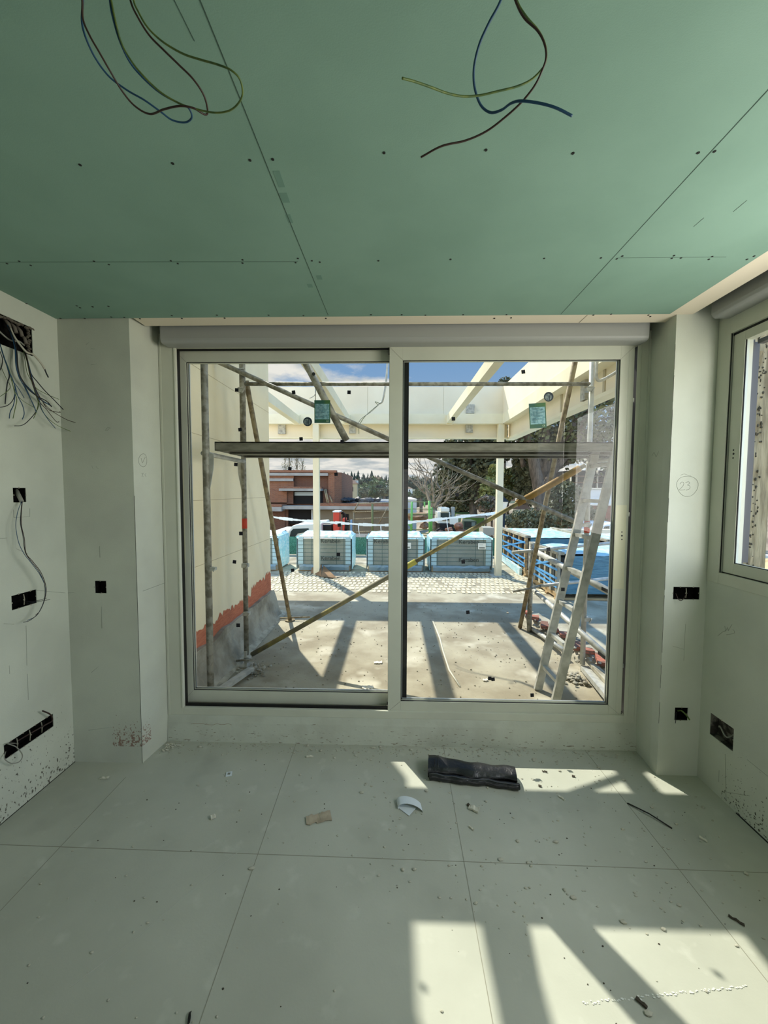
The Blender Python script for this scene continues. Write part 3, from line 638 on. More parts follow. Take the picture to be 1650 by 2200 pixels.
socket(1, D, 1, 1.525, 1.666, 0.998, 1.067, 2, 'double black socket box under the circled 23 on the right pier',
       wires=[('cable_end', wireN, .0018, [Rw(1452, 1275, .0), Rw(1458, 1288, .02), Rw(1466, 1289, .02), Rw(1475, 1275, .0)])])
socket(1, D, 1, 1.563, 1.634, 0.318, 0.391, 1, 'single socket box low on the right pier with a green cable poking out',
       wires=[('cable_end', wireG, .004, [Rw(1456, 1527, -.02), Rw(1464, 1527, .01), Rw(1474, 1536, .03), Rw(1482, 1547, .05)]), ('cable_end', wireK, .0015, [Rw(1453, 1530, -.01), Rw(1452, 1545, .015), Rw(1451, 1554, .02)])])
socket(0, XR, 1, 1.900, 2.042, 0.288, 0.405, 1, 'deep square-cut grey service niche low on the right wall', m=cavity2,
       wires=[('cable_end', wireGy, .004, [(XR+.03, 2.02, .34), (XR+.01, 1.99, .36), (XR+.01, 1.95, .33), (XR+.035, 1.93, .36)])])
# grey conduit stub and the two long wires hanging from the single box
st = thing('hanging_wire', 'grey conduit with dark wires drooping down the left wall', 'wire', (XL, 1.85, 1.55))
b = MB(); b.path([Lw(34, 1052, -.02), Lw(42, 1068, .015), Lw(47, 1078, .03)], .009, 10); b.build('conduit', wireGy, st)
wp = [[(47,1078),(45,1100),(44,1125),(49,1150),(54,1185),(66,1205),(84,1228),(96,1258),(95,1290),(84,1315),(75,1325),(62,1334),(50,1337)],
      [(46,1078),(38,1100),(34,1130),(40,1165),(52,1190),(66,1208),(86,1235),(97,1262),(94,1292),(82,1318),(72,1327),(58,1333)],
      [(48,1078),(46,1100),(46,1128),(52,1155),(56,1188),(70,1206),(88,1230),(99,1262),(96,1288),(86,1312),(76,1322)]]
for k, (pp, mm) in enumerate(zip(wp, (wireK, wireB, wireN))):
    n_ = len(pp); b = MB(); b.path(spline([Lw(x, y, .03+.05*sin(pi*i/n_)) for i, (x, y) in enumerate(pp)], 6), .0014, 6); b.build('wire', mm, st)

# ------------------------------------------------------------------ junction box with many cables
jb = thing('junction_box', 'large open junction box crammed with cable ends high on the left wall', 'junction box', (XL, 1.7, 2.33))
b, Q = cup(0, XL, -1, 1.45, 1.96, 2.262, 2.405, .055); b.build('back_box', cavity, jb)
b = MB()
for i in range(16): b.blob((XL-.004, 1.70+.018*i+random.uniform(-.006, .006), 2.398+random.uniform(-.006, .004)), (.008, .012, .008), i)
for i in range(12): b.blob((XL-.012, 1.952+random.uniform(-.012, .004), 2.275+.011*i), (.01, .008, .008), i+40)
b.build('mortar', mat('dark_mortar', (92, 86, 76), .95), jb)['kind'] = 'stuff'  # darker tone than the mortar round the socket boxes
b = MB()
for i, (y_, z_) in enumerate(((1.88, 2.385), (1.91, 2.38), (1.85, 2.39), (1.93, 2.35))): b.path([(XL-.04, y_, z_+.02), (XL-.015, y_+.004, z_-.01), (XL-.01, y_+.006, z_-.035)], .008, 8)
b.build('conduit_end', mat('dark_conduit', (104, 98, 88), .8), jb)  # darker tone than the white conduit
b = MB(); b.path(spline([(XL-.02, 1.79, 2.34), Lw(20, 730, .0), Lw(40, 733, .01), Lw(52, 742, .0)], 6), .004, 6); b.build('cross_wire', wireGy, jb)
hang = [ # (points, colour, radius)
 ([(22,705),(30,722),(44,742),(58,757),(72,762),(88,780),(96,793)], wireW, .0045),
 ([(96,793),(100,803),(104,811)], wireK, .0032),
 ([(16,698),(28,730),(33,755),(34,780),(38,800),(48,818),(60,832),(74,846),(90,860),(110,872)], wireB, .0028),
 ([(18,700),(30,730),(35,757),(36,785),(42,806),(56,828),(70,842),(84,856),(98,866)], wireK, .0028),
 ([(18,700),(30,730),(36,757),(38,785),(44,810),(60,835),(78,850),(100,862),(111,874)], wireK, .0026),
 ([(50,745),(56,762),(62,785),(68,805),(80,820),(95,838),(112,855),(136,880)], wireK, .0024),
 ([(48,745),(56,764),(60,785),(66,810),(76,832),(96,845),(112,852),(127,858)], wireG, .0013),
 ([(48,745),(57,765),(62,790),(70,815),(78,838),(90,860),(104,880),(128,886),(128,884)], wireN, .0016),
 ([(48,745),(57,765),(63,795),(72,825),(86,855),(108,880),(140,900),(162,908)], wireN, .0015),
 ([(50,745),(58,770),(64,800),(72,830),(84,862),(100,880),(120,905),(127,906)], wireN, .0015),
 ([(50,745),(58,770),(66,800),(74,832),(84,858),(90,880),(104,902),(119,920)], wireB, .0017),
 ([(48,745),(56,770),(66,805),(74,840),(82,862),(94,888),(120,912),(157,929)], wireG, .0014),
 ([(48,745),(57,772),(64,805),(74,838),(82,858),(80,880),(60,905),(46,914),(31,915)], wireK, .0017),
 ([(48,745),(54,775),(58,800),(68,820),(78,845),(82,865),(78,885),(72,899)], wireG, .0015),
 ([(32,745),(34,780),(40,808),(52,830),(62,850),(72,870),(78,886)], wireB, .0018),
 ([(32,745),(34,780),(42,812),(56,834),(66,858),(74,876),(79,884)], wireB, .0015),
 ([(0,738),(4,755),(10,772),(18,795),(26,812),(32,830),(32,850),(29,870),(22,885),(20,899)], wireB, .0018),
 ([(0,740),(5,758),(12,776),(20,798),(30,822),(32,845),(26,862),(14,872),(0,875)], wireK, .0016),
 ([(0,740),(6,760),(14,782),(22,805),(32,828),(38,850),(48,870),(52,888),(48,901)], wireB, .0018),
 ([(2,745),(8,765),(18,790),(24,810),(30,838),(36,858),(32,880),(28,899)], wireG, .0015),
 ([(2,745),(8,765),(16,790),(20,808),(16,822),(13,845),(11,868)], wireK, .0022),
 ([(0,738),(6,762),(16,790),(26,815),(40,835),(52,855)], wireB, .0015),
 ([(3,790),(12,810),(22,830),(14,842),(0,852)], wireG, .0012),
 ([(20,800),(32,840),(48,860),(76,877)], wireG, .0010),
 ([(0,755),(5,770),(4,785),(0,795)], wireK, .0018),
]
hl_ = ['white sheathed cable slanting out of the open junction box', 'dark crimped tip on the white sheathed cable by the junction box',
 'thick blue cable end ending at the right of the middle bunch', 'thick dark cable end just above the thick blue one', 'thick dark cable ending lowest of the three thick ends in the middle bunch',
 'long straight dark wire reaching diagonally onto the pier edge', 'upper thin yellow-green wire sticking out right of the bunch', 'brown wire with a small hook at its tip, right of the bunch',
 'brown wire whose tip reaches farthest right over the shaded pier', 'brown wire ending in a short bend below the hooked one', 'blue wire sweeping down and right to a low end',
 'yellow-green wire ending lowest and farthest right of all', 'dark wire curling back left under the junction box', 'short yellow-green wire end hanging straight below the middle bunch',
 'left of two thin blue wires hanging below the middle bunch', 'right of two thin blue wires hanging below the middle bunch', 'blue wire of the left bunch with its tip bent back left',
 'dark wire of the left bunch curving out of the picture low down', 'blue wire of the left bunch forming a hook at its low right', 'yellow-green wire hanging straight down in the left bunch',
 'short thick dark wire hanging straight at the far left', 'blue wire of the left bunch with the shortest tip pointing right', 'thin yellow-green wire curving out of the picture high up',
 'hair-thin yellow-green wire crossing between the two bunches', 'dark wire at the very left edge bending out of the picture']
for k, (pp, mm, r_) in enumerate(hang):
    n_ = len(pp); off = random.uniform(.03, .09)
    pts = [Lw(x, y, .005+off*min(1, (i+.3)/3)) for i, (x, y) in enumerate(pp)]
    if k == 1: pts = [Lw(x, y, .005+hoff) for x, y in pp]
    if k == 0: hoff = off
    b = MB(); b.path(spline(pts, 6), r_, 6); o = b.build('cable_end', mm)
    lb = hl_[k]
    tag(o, lb, 'cable', 'cables hanging from the junction box')

# ------------------------------------------------------------------ wires hanging from the ceiling
def cwire(pp, z0, z1, m, r_, label, name='ceiling_wire', group=None):
    n_ = len(pp); pts = []
    for i, (x, y) in enumerate(pp):
        t = i/(n_-1); z = z0+(z1-z0)*(1-(2*abs(t-.5))**2) if group == 'loops' else z0+(z1-z0)*t**.6
        pts.append(atz(x, y, z))
    b = MB(); b.path(spline(pts, 10), r_, 8); return tag(b.build(name, m), label, 'wire')
g = 'loops'
cwire([(175,-60),(178,0),(176,45),(184,80),(205,125),(235,165),(275,195),(310,215),(345,240),(370,258),(398,263),(412,252),(405,232),(385,222),(345,200),(310,170),(280,135),(258,90),(243,40),(236,0),(232,-60)], 2.46, 2.33, wireB, .0017, 'blue wire looping down from the ceiling at the far left', group=g)
cwire([(172,-60),(177,0),(178,40),(192,75),(212,110),(235,150),(262,195),(290,228),(322,245),(352,235),(385,228),(415,232),(440,246),(446,238),(438,205),(415,170),(385,140),(352,108),(320,75),(295,35),(280,0),(270,-60)], 2.46, 2.32, wireN, .0017, 'brown wire looping down from the ceiling at the far left', group=g)
cwire([(230,-60),(239,0),(248,45),(262,95),(285,135),(310,165),(345,198),(385,222),(420,234),(460,242),(492,238),(512,222),(521,200),(515,170),(495,150),(465,138),(430,128),(392,115),(350,90),(318,60),(297,25),(287,0),(278,-60)], 2.46, 2.31, wireG, .0016, 'green and yellow wire making the widest loop from the ceiling', group=g)
cwire([(1095,-70),(1076,0),(1050,50),(1030,95),(1019,140),(1018,175),(1024,205),(1036,230),(1055,242),(1078,236),(1098,222),(1120,217),(1160,222),(1195,232),(1229,249)], 2.50, 2.30, wireB, .0023, 'blue wire hanging from the ceiling with its end pointing right')
cwire([(1090,-70),(1110,0),(1130,35),(1158,68),(1172,100),(1173,130),(1163,150),(1140,172),(1110,186),(1070,196),(1030,205),(995,207),(960,200),(925,187),(890,175),(864,168)], 2.50, 2.33, wireG, .0019, 'green and yellow wire hanging from the ceiling with its end pointing left')
cwire([(1086,-70),(1107,0),(1126,38),(1155,66),(1170,95),(1173,125),(1163,155),(1148,185),(1120,220),(1085,252),(1045,282),(1000,302),(949,314),(904,338)], 2.50, 2.30, wireN, .0019, 'brown wire hanging from the ceiling with its end lowest of all')

# ------------------------------------------------------------------ pencil marks on the walls
def circ(px, py, rx_, ry_, f, name, parent, m=pencil, r_=.0007, seed=0):
    b = MB(); random.seed(seed); pts = []
    for i in range(26):
        a = 2*pi*i/25+1; k = 1+.05*sin(3*a+seed); pts.append(f(px+rx_*k*cos(a), py+ry_*k*sin(a)))
    b.path(pts, r_, 4); return b.build(name, m, parent)
wf = [o for o in bpy.data.objects if o.name.startswith('wall_front')]
fP = lambda x, y: aty(x, y, D-.0006)
circ(1477, 1044, 23, 22, fP, 'pencil_circle', wf[1], seed=3)
b = MB(); b.path(spline([fP(*q) for q in ((1461, 1040), (1464, 1036), (1469, 1037), (1468, 1043), (1462, 1050), (1460, 1053), (1472, 1052))], 4), .0007, 4); b.path(spline([fP(*q) for q in ((1473, 1037), (1479, 1035), (1482, 1038), (1477, 1042), (1482, 1044), (1482, 1050), (1474, 1053))], 4), .0007, 4); b.build('pencil_number', pencil, wf[1])
b = MB(); b.path([fP(1462, 1021), fP(1470, 1018), fP(1485, 1023)], .0006, 4); b.build('pencil_line', pencilF, wf[1])
for a, q in (((1473, 1340), (1470, 1395)), ((1470, 1395), (1469, 1420)), ((1445, 1388), (1470, 1395))):
    b = MB(); b.path([fP(*a), fP(*q)], .0006, 4); b.build('pencil_line', pencilF, wf[1])
c = aty(1418, 985, 2.25); 
b = MB(); b.path([Vector((PRX+.006-.0006, 2.27, 1.79)), Vector((PRX+.005, 2.25, 1.81)), Vector((PRX+.004, 2.23, 1.78)), Vector((PRX+.003, 2.21, 1.81))], .0007, 4); b.build('pencil_line', pencilF, wf[1])
for a, q in (((214, 1173), (215, 1198)), ((218, 1303), (219, 1350)), ((196, 1445), (212, 1432)), ((195, 749), (205, 749)), ((195, 784), (208, 782)), ((185, 740), (192, 735)), ((226, 925), (231, 918)), ((231, 918), (238, 919)), ((238, 919), (229, 926)), ((197, 1000), (200, 1008)), ((206, 1002), (211, 1007)), ((190, 1569), (243, 1562)), ((145, 1274), (160, 1273))):
    b = MB(); b.path([fP(*a), fP(*q)], .0007, 4); b.build('pencil_line', pencilF, wf[0])
def fV(x, y):  # on the lit reveal of the left pier
    A = ray(x, y); n_ = Vector((0.23, -.029, 0)); p0 = Vector((PLX+.0008, D, 0)); k = (p0-CAM).dot(n_)/A.dot(n_); return CAM+A*k
circ(307, 989, 9, 14, fV, 'pencil_circle', wf[0], seed=5)
b = MB(); b.path([fV(303, 984), fV(306, 995), fV(312, 982)], .0007, 4); b.path([fV(304, 1018), fV(308, 1016), fV(305, 1024), fV(309, 1024)], .0006, 4); b.path([fV(314, 1017), fV(311, 1020), fV(314, 1024)], .0006, 4); b.path([fV(307, 1270), fV(355, 1252)], .0008, 4); b.build('pencil_line', pencil, wf[0])
wr = bpy.data.objects['wall_right']; wlft = bpy.data.objects['wall_left']
fR = lambda x, y: atx(x, y, XR-.0006)
for pp in ([(1542, 1366), (1552, 1358), (1560, 1355)], [(1557, 1345), (1559, 1356), (1563, 1348), (1565, 1355), (1572, 1342)], [(1560, 1364), (1577, 1361), (1578, 1356), (1574, 1352)], [(1558, 1620), (1560, 1720)], [(1545, 1655), (1544, 1680)], [(1605, 1632), (1650, 1668)], [(1550, 1700), (1610, 1710)]):
    b = MB(); b.path([fR(*q) for q in pp], .0007, 4); b.build('pencil_line', pencilF, wr)
fL = lambda x, y: atx(x, y, XL+.0006)
for pp in ([(56, 1344), (58, 1430)], [(59, 1448), (61, 1504)], [(30, 1112), (64, 1110), (64, 1092)], [(29, 1095), (30, 1112)], [(20, 1430), (21, 1448)], [(0, 1157), (14, 1156)], [(35, 1179), (60, 1190)], [(78, 1268+0), (140, 1274)], [(8, 1340), (30, 1341)]):
    b = MB(); b.path([fL(*q) for q in pp], .0007, 4); b.build('pencil_line', pencilF, wlft)
# cracked corner bead on the right pier, dark joint along the wall foot
random.seed(14)
for (z0, z1) in ((.30, .42), (.50, .63), (.70, 1.02), (1.05, 1.30), (1.42, 1.55), (1.58, 2.02), (2.06, 2.20), (2.23, 2.36)):
    b = MB(); pts = [Vector((PRX-.0006+random.uniform(-.0005, .0008), D-.0004, z0+(z1-z0)*i/6)) for i in range(7)]; b.path(pts, .0010, 4); b.build('corner_crack', mat('crack_dark', (44, 46, 42), .9), wf[1])
b = MB(); b.box(PLX-.0008, PLX+.0006, D-.0006, D+.001, .0, 1.55); b.build('corner_crack', mat('crack_dark', (44, 46, 42), .9), wf[0])
b = MB(); b.bar((XR-.002, .3, .002), (XR-.002, D-.25, .002), .006, .004); b.bar((XL+.002, .3, .001), (XL+.002, D, .001), .003, .002); b.build('wall_foot_joint', mat('crack_dark', (44, 46, 42), .9), wr)
random.seed(11)

# ------------------------------------------------------------------ things lying on the floor
def roll(a, c_, r0, m, name):
    """folded membrane: two lobes side by side, wavy, with open spiral ends"""
    b = MB(); A = Vector(a); B = Vector(c_); d = (B-A); L_ = d.length; d.normalize(); s = Vector((-d.y, d.x, 0)); n = 26; k = 22
    rings = []
    for i in range(n+1):
        t = i/n; c0 = A+d*L_*t; wob = .006*sin(t*9)+.004*sin(t*23); rr = r0*(1.12 - .25*min(1, t*1.6) + .05*sin(t*14))
        pts = []
        for j in range(k):
            a_ = 2*pi*j/k
            rad = rr*(1+.10*sin(2*a_+.6)+.03*sin(5*a_+t*8)); notch = .42*math.exp(-((a_-3.55+.12*sin(t*7))/.20)**2)
            rad *= 1-notch
            pts.append(c0 + s*(rad*1.35*cos(a_)+wob) + Vector((0, 0, max(.001, r0*.86+rad*.9*sin(a_)))))
        rings.append(pts)
    vs = [p for r_ in rings for p in r_]
    b.add(vs, [(i*k+j, i*k+(j+1) % k, (i+1)*k+(j+1) % k, (i+1)*k+j) for i in range(n) for j in range(k)], True)
    for e_, ring in ((0, rings[0]), (n, rings[-1])):
        cc_ = sum(ring, Vector())/k; o = len(b.v); inner = [cc_+(p-cc_)*.82+d*(.02 if e_ == 0 else -.02) for p in ring]
        b.add(ring+inner, [(j, (j+1) % k, (j+1) % k+k, j+k) for j in range(k)]); b.add(inner, [tuple(range(k))])
    o = b.build(name, m); return o, rings
A = atz(921, 1668, 0); B = atz(1112, 1690, 0)
ro, rings = roll((A.x, A.y+.035, 0), (B.x, B.y+.035, 0), .040, membr, 'membrane_roll')
tag(ro, 'crumpled roll of black rubber membrane lying on the floor near the door', 'membrane roll')
lf_ = MB(); dd_ = (Vector((B.x, B.y, 0))-Vector((A.x, A.y, 0))).normalized()
lp = [Vector((A.x, A.y-.022, 0))+dd_*(.30*0+L_) for L_ in [i*(Vector((B.x-A.x, B.y-A.y, 0)).length)/24 for i in range(25)]]
lp = [p+Vector((0, .004*sin(i*.5)+.003*sin(i*1.3), .019+.002*sin(i*.9))) for i, p in enumerate(lp)]
lf_.path(lp, .0215, 12, .0165); lf_.build('lower_fold', membr, ro)
b = MB(); b.path([p+Vector((0, -.010, .0185+.0015*sin(i*1.1))) for i, p in enumerate(lp)], .0032, 6); b.build('folded_edge', mat('membrane_edge', (70, 72, 74), .4), ro)
b = MB(); b.path([rings[3][j]+Vector((0, 0, .002)) for j in (3, 5, 8, 11, 14, 16)], .003, 5); b.path([rings[2][j]+Vector((0, 0, .002)) for j in (6, 8, 10)] + [rings[4][12]], .003, 5); b.build('crease', membr, ro)

# white curled strip
def ribbon(pts, wv, m, name):
    b = MB(); n = len(pts); wv = Vector(wv); vs = [Vector(p) for p in pts]+[Vector(p)+wv for p in pts]
    t_ = Vector((0, 0, .0008)); vs += [v+t_ for v in vs]
    f = []
    for i in range(n-1):
        f += [(i, i+1, n+i+1, n+i), (2*n+i, 3*n+i, 3*n+i+1, 2*n+i+1), (i, 2*n+i, 2*n+i+1, i+1), (n+i, n+i+1, 3*n+i+1, 3*n+i)]
    b.add(vs, f, False); return b.build(name, m)
cw = atz(878, 1735, 0)
pts = [(cw.x-.055, cw.y+.035, .001), (cw.x-.06, cw.y+.03, .012), (cw.x-.045, cw.y+.035, .026), (cw.x-.01, cw.y+.035, .030), (cw.x+.03, cw.y+.028, .024), (cw.x+.058, cw.y+.02, .010), (cw.x+.062, cw.y+.015, .001)]
rb = ribbon(spline(pts, 5), (.006, -.045, -.002), plasticW, 'plastic_strip')
b = MB(); b.add([(cw.x-.058, cw.y+.0, .002), (cw.x+.0, cw.y-.052, .002), (cw.x+.036, cw.y-.01, .006), (cw.x-.03, cw.y+.02, .002), (cw.x-.058, cw.y, .003), (cw.x, cw.y-.052, .003), (cw.x+.036, cw.y-.01, .007), (cw.x-.03, cw.y+.02, .003)], [(3, 2, 1, 0), (4, 5, 6, 7), (0, 1, 5, 4), (1, 2, 6, 5), (2, 3, 7, 6), (3, 0, 4, 7)])
b.build('folded_flap', plasticW, rb); tag(rb, 'curled white plastic strip on the floor in front of the black roll', 'strip')

def ragged(c0, lx, ly, ang, m, name, seed, h=.003, curl=.006, n=9):
    random.seed(seed); b = MB(); top = []; bot = []
    for i in range(n+1):
        t = i/n; u = (t-.5)*lx
        for sgn, L_ in ((1, top), (-1, bot)):
            v = sgn*ly/2*(1+random.uniform(-.35, .2)); uu = u+random.uniform(-.06, .06)*lx*.5
            L_.append(Vector((c0.x+uu*cos(ang)-v*sin(ang), c0.y+uu*sin(ang)+v*cos(ang), .001+curl*abs(sin(t*5+seed))*(1 if sgn > 0 else .4))))
    vs = top+bot; t_ = Vector((0, 0, h)); k = n+1; vs = vs+[v+t_ for v in vs]; f = []
    for i in range(n):
        f += [(i, k+i, k+i+1, i+1), (2*k+i, 2*k+i+1, 3*k+i+1, 3*k+i), (i, i+1, 2*k+i+1, 2*k+i), (k+i, 3*k+i, 3*k+i+1, k+i+1)]
    f += [(0, 2*k, 3*k, k), (k-1, 2*k-1, 4*k-1, 3*k-1)]
    b.add(vs, f); return b.build(name, m)
tag(ragged(atz(685, 1759, 0), .115, .05, .28, cardL, 'cardboard_scrap', 4), 'torn brown paper scrap lying alone on the left of the floor', 'scrap')
tag(ragged(atz(1018, 1741, 0), .05, .022, -.5, chipM, 'plaster_chip', 6, h=.008, curl=.012, n=5), 'thick pale plaster chip right of the curled white strip', 'chip')
tag(ragged(atz(1008, 1733, 0), .028, .014, -1.1, chipD, 'plaster_chip', 9, h=.004, n=4), 'small dark flake touching the thick pale plaster chip', 'chip')
tag(ragged(atz(1013, 1781, 0), .028, .007, -.9, chipM, 'plaster_chip', 12, h=.004, n=4), 'thin pale splinter below the thick pale plaster chip', 'chip')
tag(ragged(atz(1207, 1716, 0), .035, .007, -.9, chipM, 'plaster_chip', 15, h=.004, n=4), 'thin bent splinter on the floor right of the black roll', 'chip')
tag(ragged(atz(458, 1757, 0), .022, .018, .6, chipM, 'plaster_chip', 17, h=.006, n=4), 'small pale chip left of the torn brown paper scrap', 'chip')
tag(ragged(atz(666, 1627, 0), .04, .008, .2, chipM, 'plaster_chip', 18, h=.006, n=4), 'crooked pale flake near the left part of the door kerb', 'chip')
tag(ragged(atz(224, 1673, 0), .045, .012, .1, chipM, 'plaster_chip', 19, h=.004, n=5), 'pale flake of plaster on the floor before the left pier', 'chip')
tag(ragged(atz(1511, 1805, 0), .03, .008, -.9, chipM, 'plaster_chip', 20, h=.004, n=4), 'curled pale sliver below the tip of the thin black rod', 'chip')
tag(ragged(atz(1582, 1980, 0), .045, .006, -.8, chipD, 'wood_splinter', 21, h=.004, n=4), 'dark wood splinter at the edge of the big sun patch', 'splinter')
tag(ragged(atz(407, 2190, 0), .03, .007, -1.2, black, 'wood_splinter', 22, h=.004, n=4), 'black splinter at the bottom edge of the floor left of centre', 'splinter')
tag(ragged(atz(1378, 2158, 0), .03, .008, -.8, chipD, 'wood_splinter', 23, h=.005, n=4), 'dark splinter beside the pale plaster line in the sun', 'splinter')
tag(ragged(atz(1170, 1659, 0), .028, .006, -.2, chipD, 'wood_splinter', 24, h=.003, n=4), 'tiny dark splinter in the sun patch beside the black roll', 'splinter')
for q, lb in (((1232, 1669), 'small dark square flake in the sun patch right of the roll'), ((1160, 1690), 'paired dark flake at the lower edge of the far sun patch')):
    tag(ragged(atz(*q, 0), .016, .01, -.4, chipD, 'dark_flake', int(q[0]), h=.002, n=3), lb, 'flake')
c = atz(492, 1664, 0); b = MB(); b.add([(c.x+u*.5-v*.15, c.y+v*.5+u*.15, z) for z in (.0005, .005) for u, v in ((-.03, -.03), (.03, -.03), (.03, .03), (-.03, .03))], [(3, 2, 1, 0), (4, 5, 6, 7), (0, 1, 5, 4), (1, 2, 6, 5), (2, 3, 7, 6), (3, 0, 4, 7)])
o = b.build('tile_spacer', plasticW); b = MB(); b.box(c.x-.007, c.x+.007, c.y-.007, c.y+.007, .0048, .0058); b.build('printed_square', pencil, o); tag(o, 'small white square chip with a grey print on the floor', 'chip')
A, B = atz(1348, 1727, 0), atz(1444, 1781, 0); b = MB(); b.path([(A.x, A.y, .004), ((A.x+B.x)/2, (A.y+B.y)/2, .012), (B.x, B.y, .003)], .003, 6); tag(b.build('black_rod', black), 'thin black rod lying on the floor near the right wall', 'rod')
# loose crumbs nobody could count
random.seed(5)
b = MB()
for i in range(900):
    r_ = random.random()
    if r_ < .5: x, y = random.uniform(XL+.4, XR-.2), 2.30-abs(random.gauss(0, .05))
    elif r_ < .8: x, y = random.uniform(-.2, 1.6), random.uniform(1.3, 2.25)
    else: x, y = random.uniform(-1.5, 1.6), random.uniform(.9, 2.25)
    s = random.uniform(.0014, .0050)*(1 if random.random() < .85 else 1.8)
    b.blob((x, y, s*.4), (s*random.uniform(.8, 1.8), s, s*.6), i)
tag(b.build('plaster_crumbs', mat('grey_crumbs', (176, 174, 158), 0.95)), 'scattered grey plaster crumbs thickest along the door kerb', 'crumbs', kind='stuff')
b = MB()
for i in range(110):
    x, y = random.uniform(-1.4, 1.6), random.uniform(.85, 2.28); s = random.uniform(.0012, .003)
    b.blob((x, y, s*.4), (s*1.3, s, s*.6), i)
tag(b.build('dark_crumbs', chipD), 'sparse dark specks scattered over the whole floor', 'crumbs', kind='stuff')
for c0, lb in ((Vector((-1.40, 2.27, 0)), 'heap of plaster flakes in the left corner of the kerb'),):
    b = MB()
    for i in range(40): b.blob((c0.x+abs(random.gauss(0, .03)), c0.y-abs(random.gauss(0, .03)), .004+random.uniform(0, .01)), (random.uniform(.003, .01), .004, .003), i)
    tag(b.build('plaster_flakes', chipM), lb, 'flakes', kind='stuff')

# ================================================================== outside: terrace and pergola
TY1 = 9.55
b = MB(); b.box(-14, 16, 2.46, TY1, -0.30, -0.004); te = struct(b.build('terrace', conc), 'pale concrete terrace slab', 'terrace')
te['kind'] = 'structure'
# band of ribbed screed across the terrace, built as low ribs
b = MB(); random.seed(3)
for j in range(9):
    yy = 5.95+.17*j
    for i in range(64):
        x0 = -2.2+.078*i+random.uniform(-.006, .006)+(j % 2)*.03
        if random.random() < .12: continue
        b.box(x0, x0+.05, yy+random.uniform(-.01, .01), yy+.13, -.003, .002+random.uniform(0, .003))
o = b.build('screed_ribs', ribM); tag(o, 'band of trowelled ribs in the pale screed before the pallets', 'screed', kind='stuff')
b = MB(); b.box(-14, 16, 9.55, 9.72, -0.2, 0.06); struct(b.build('terrace_edge_kerb', mat('white_kerb', (226, 222, 206), 0.9)), 'white kerb at the far edge of the terrace', 'kerb')
b = MB(); b.path([atz(930, 1335, 0), atz(945, 1372, 0), atz(952, 1400, 0), atz(965, 1440, 0), atz(988, 1475, 0)], .008, 5); tag(b.build('screed_crack_ridge', mat('pale_ridge', (222, 216, 196), .9)), 'thin pale ridge of mortar along the terrace floor', 'mortar ridge')
for k, (q, sc_, lb) in enumerate((((790, 1478), .06, 'largest pale plaster scab on the terrace near the left glass'), ((812, 1424), .05, 'pale plaster scab behind the largest one on the terrace'), ((1043, 1462), .03, 'small pale scab near the right glass on the terrace'))):
    tag(ragged(atz(*q, 0), sc_*1.5, sc_*.8, .1*k, mat('pale_scab', (222, 216, 200), .9), 'plaster_scab', 30+k, h=.004, n=7), lb, 'scab')
b = MB(); random.seed(9)
for i in range(420):
    x, y = random.uniform(-1.4, 1.7), random.uniform(2.6, 5.4); s_ = random.uniform(.002, .007)
    b.blob((x, y, 0), (s_*1.4, s_, s_*.8), i)
tag(b.build('grit', mat('grit', (150, 142, 122), .95)), 'grit and small stones scattered on the terrace floor', 'grit', kind='stuff')

# left outer wall: cream render, scraped red base coat, rough plinth
XWL = -1.55; YW = 4.76; ZT = 3.70; ZP = 0.33
lw = thing('outer_wall', 'cream rendered side wall left of the terrace with a scraped red base', 'wall', (XWL, 3.6, 0), kind='structure')
b = MB(); b.box(-2.4, XWL, 2.50, YW, 0.0, ZT); b.build('rendered_wall', cream, lw)
b = MB()
for z_ in (0.98, 1.50, 2.02, 2.54): b.box(XWL-.001, XWL+.0012, 2.5, YW, z_, z_+.004)
b.build('render_joint', mat('render_joint', (196, 180, 144), .95), lw)
b = MB(); n = 90; random.seed(2); zt = []
for i in range(n+1):
    y_ = 2.52+(YW-2.52)*i/n; zt.append((y_, ZP+.09+.10*abs(noise.noise(Vector((y_*3.1, 0, 4))))+.06*random.random()+(.07 if y_ > 4.1 else 0)))
vs = [(XWL+.004, y_, ZP-.02) for y_, _ in zt]+[(XWL+.002, y_, z_) for y_, z_ in zt]; k = n+1
b.add(vs, [(i, i+1, k+i+1, k+i) for i in range(n)]); b.build('red_base_coat', redbr, lw)
b = MB(); vs = []; n = 40; m_ = 6
for i in range(n+1):
    y_ = 2.5+(YW+.04-2.5)*i/n
    for j in range(m_+1):
        z_ = ZP*j/m_; o_ = .035*noise.noise(Vector((y_*2.6, z_*5, 1)))+.10*(1-j/m_)**2.2
        vs.append((XWL+.04+o_, y_, z_+(.03*noise.noise(Vector((y_*4, 3, 3))) if j == m_ else 0)))
f = [(i*(m_+1)+j, (i+1)*(m_+1)+j, (i+1)*(m_+1)+j+1, i*(m_+1)+j+1) for i in range(n) for j in range(m_)]
b.add(vs, f); N_ = len(b.v); top = [i*(m_+1)+m_ for i in range(n+1)]
b.add([(XWL-.02, vs[t][1], vs[t][2]) for t in top], []); b.f += [(top[i], top[i+1], N_+i+1, N_+i) for i in range(n)]; b.sm += [False]*n
last = [n*(m_+1)+j for j in range(m_+1)]; N2 = len(b.v); b.v += [Vector((XWL-.1, YW+.04, vs[j][2])) for j in last]
b.f += [(last[j], N2+j, N2+j+1, last[j+1]) for j in range(m_)]; b.sm += [False]*m_
b.build('rough_plinth', rough, lw)
b = MB(); b.prism([(XWL+.05, .0), (XWL+.17, .0), (XWL+.05, .06)], 1, 2.5, 4.9); b.build('mortar_fillet', mat('pale_mortar', (184, 178, 158), .95, c2=(150, 144, 126), scale=14, bump=.8, bscale=30), lw)

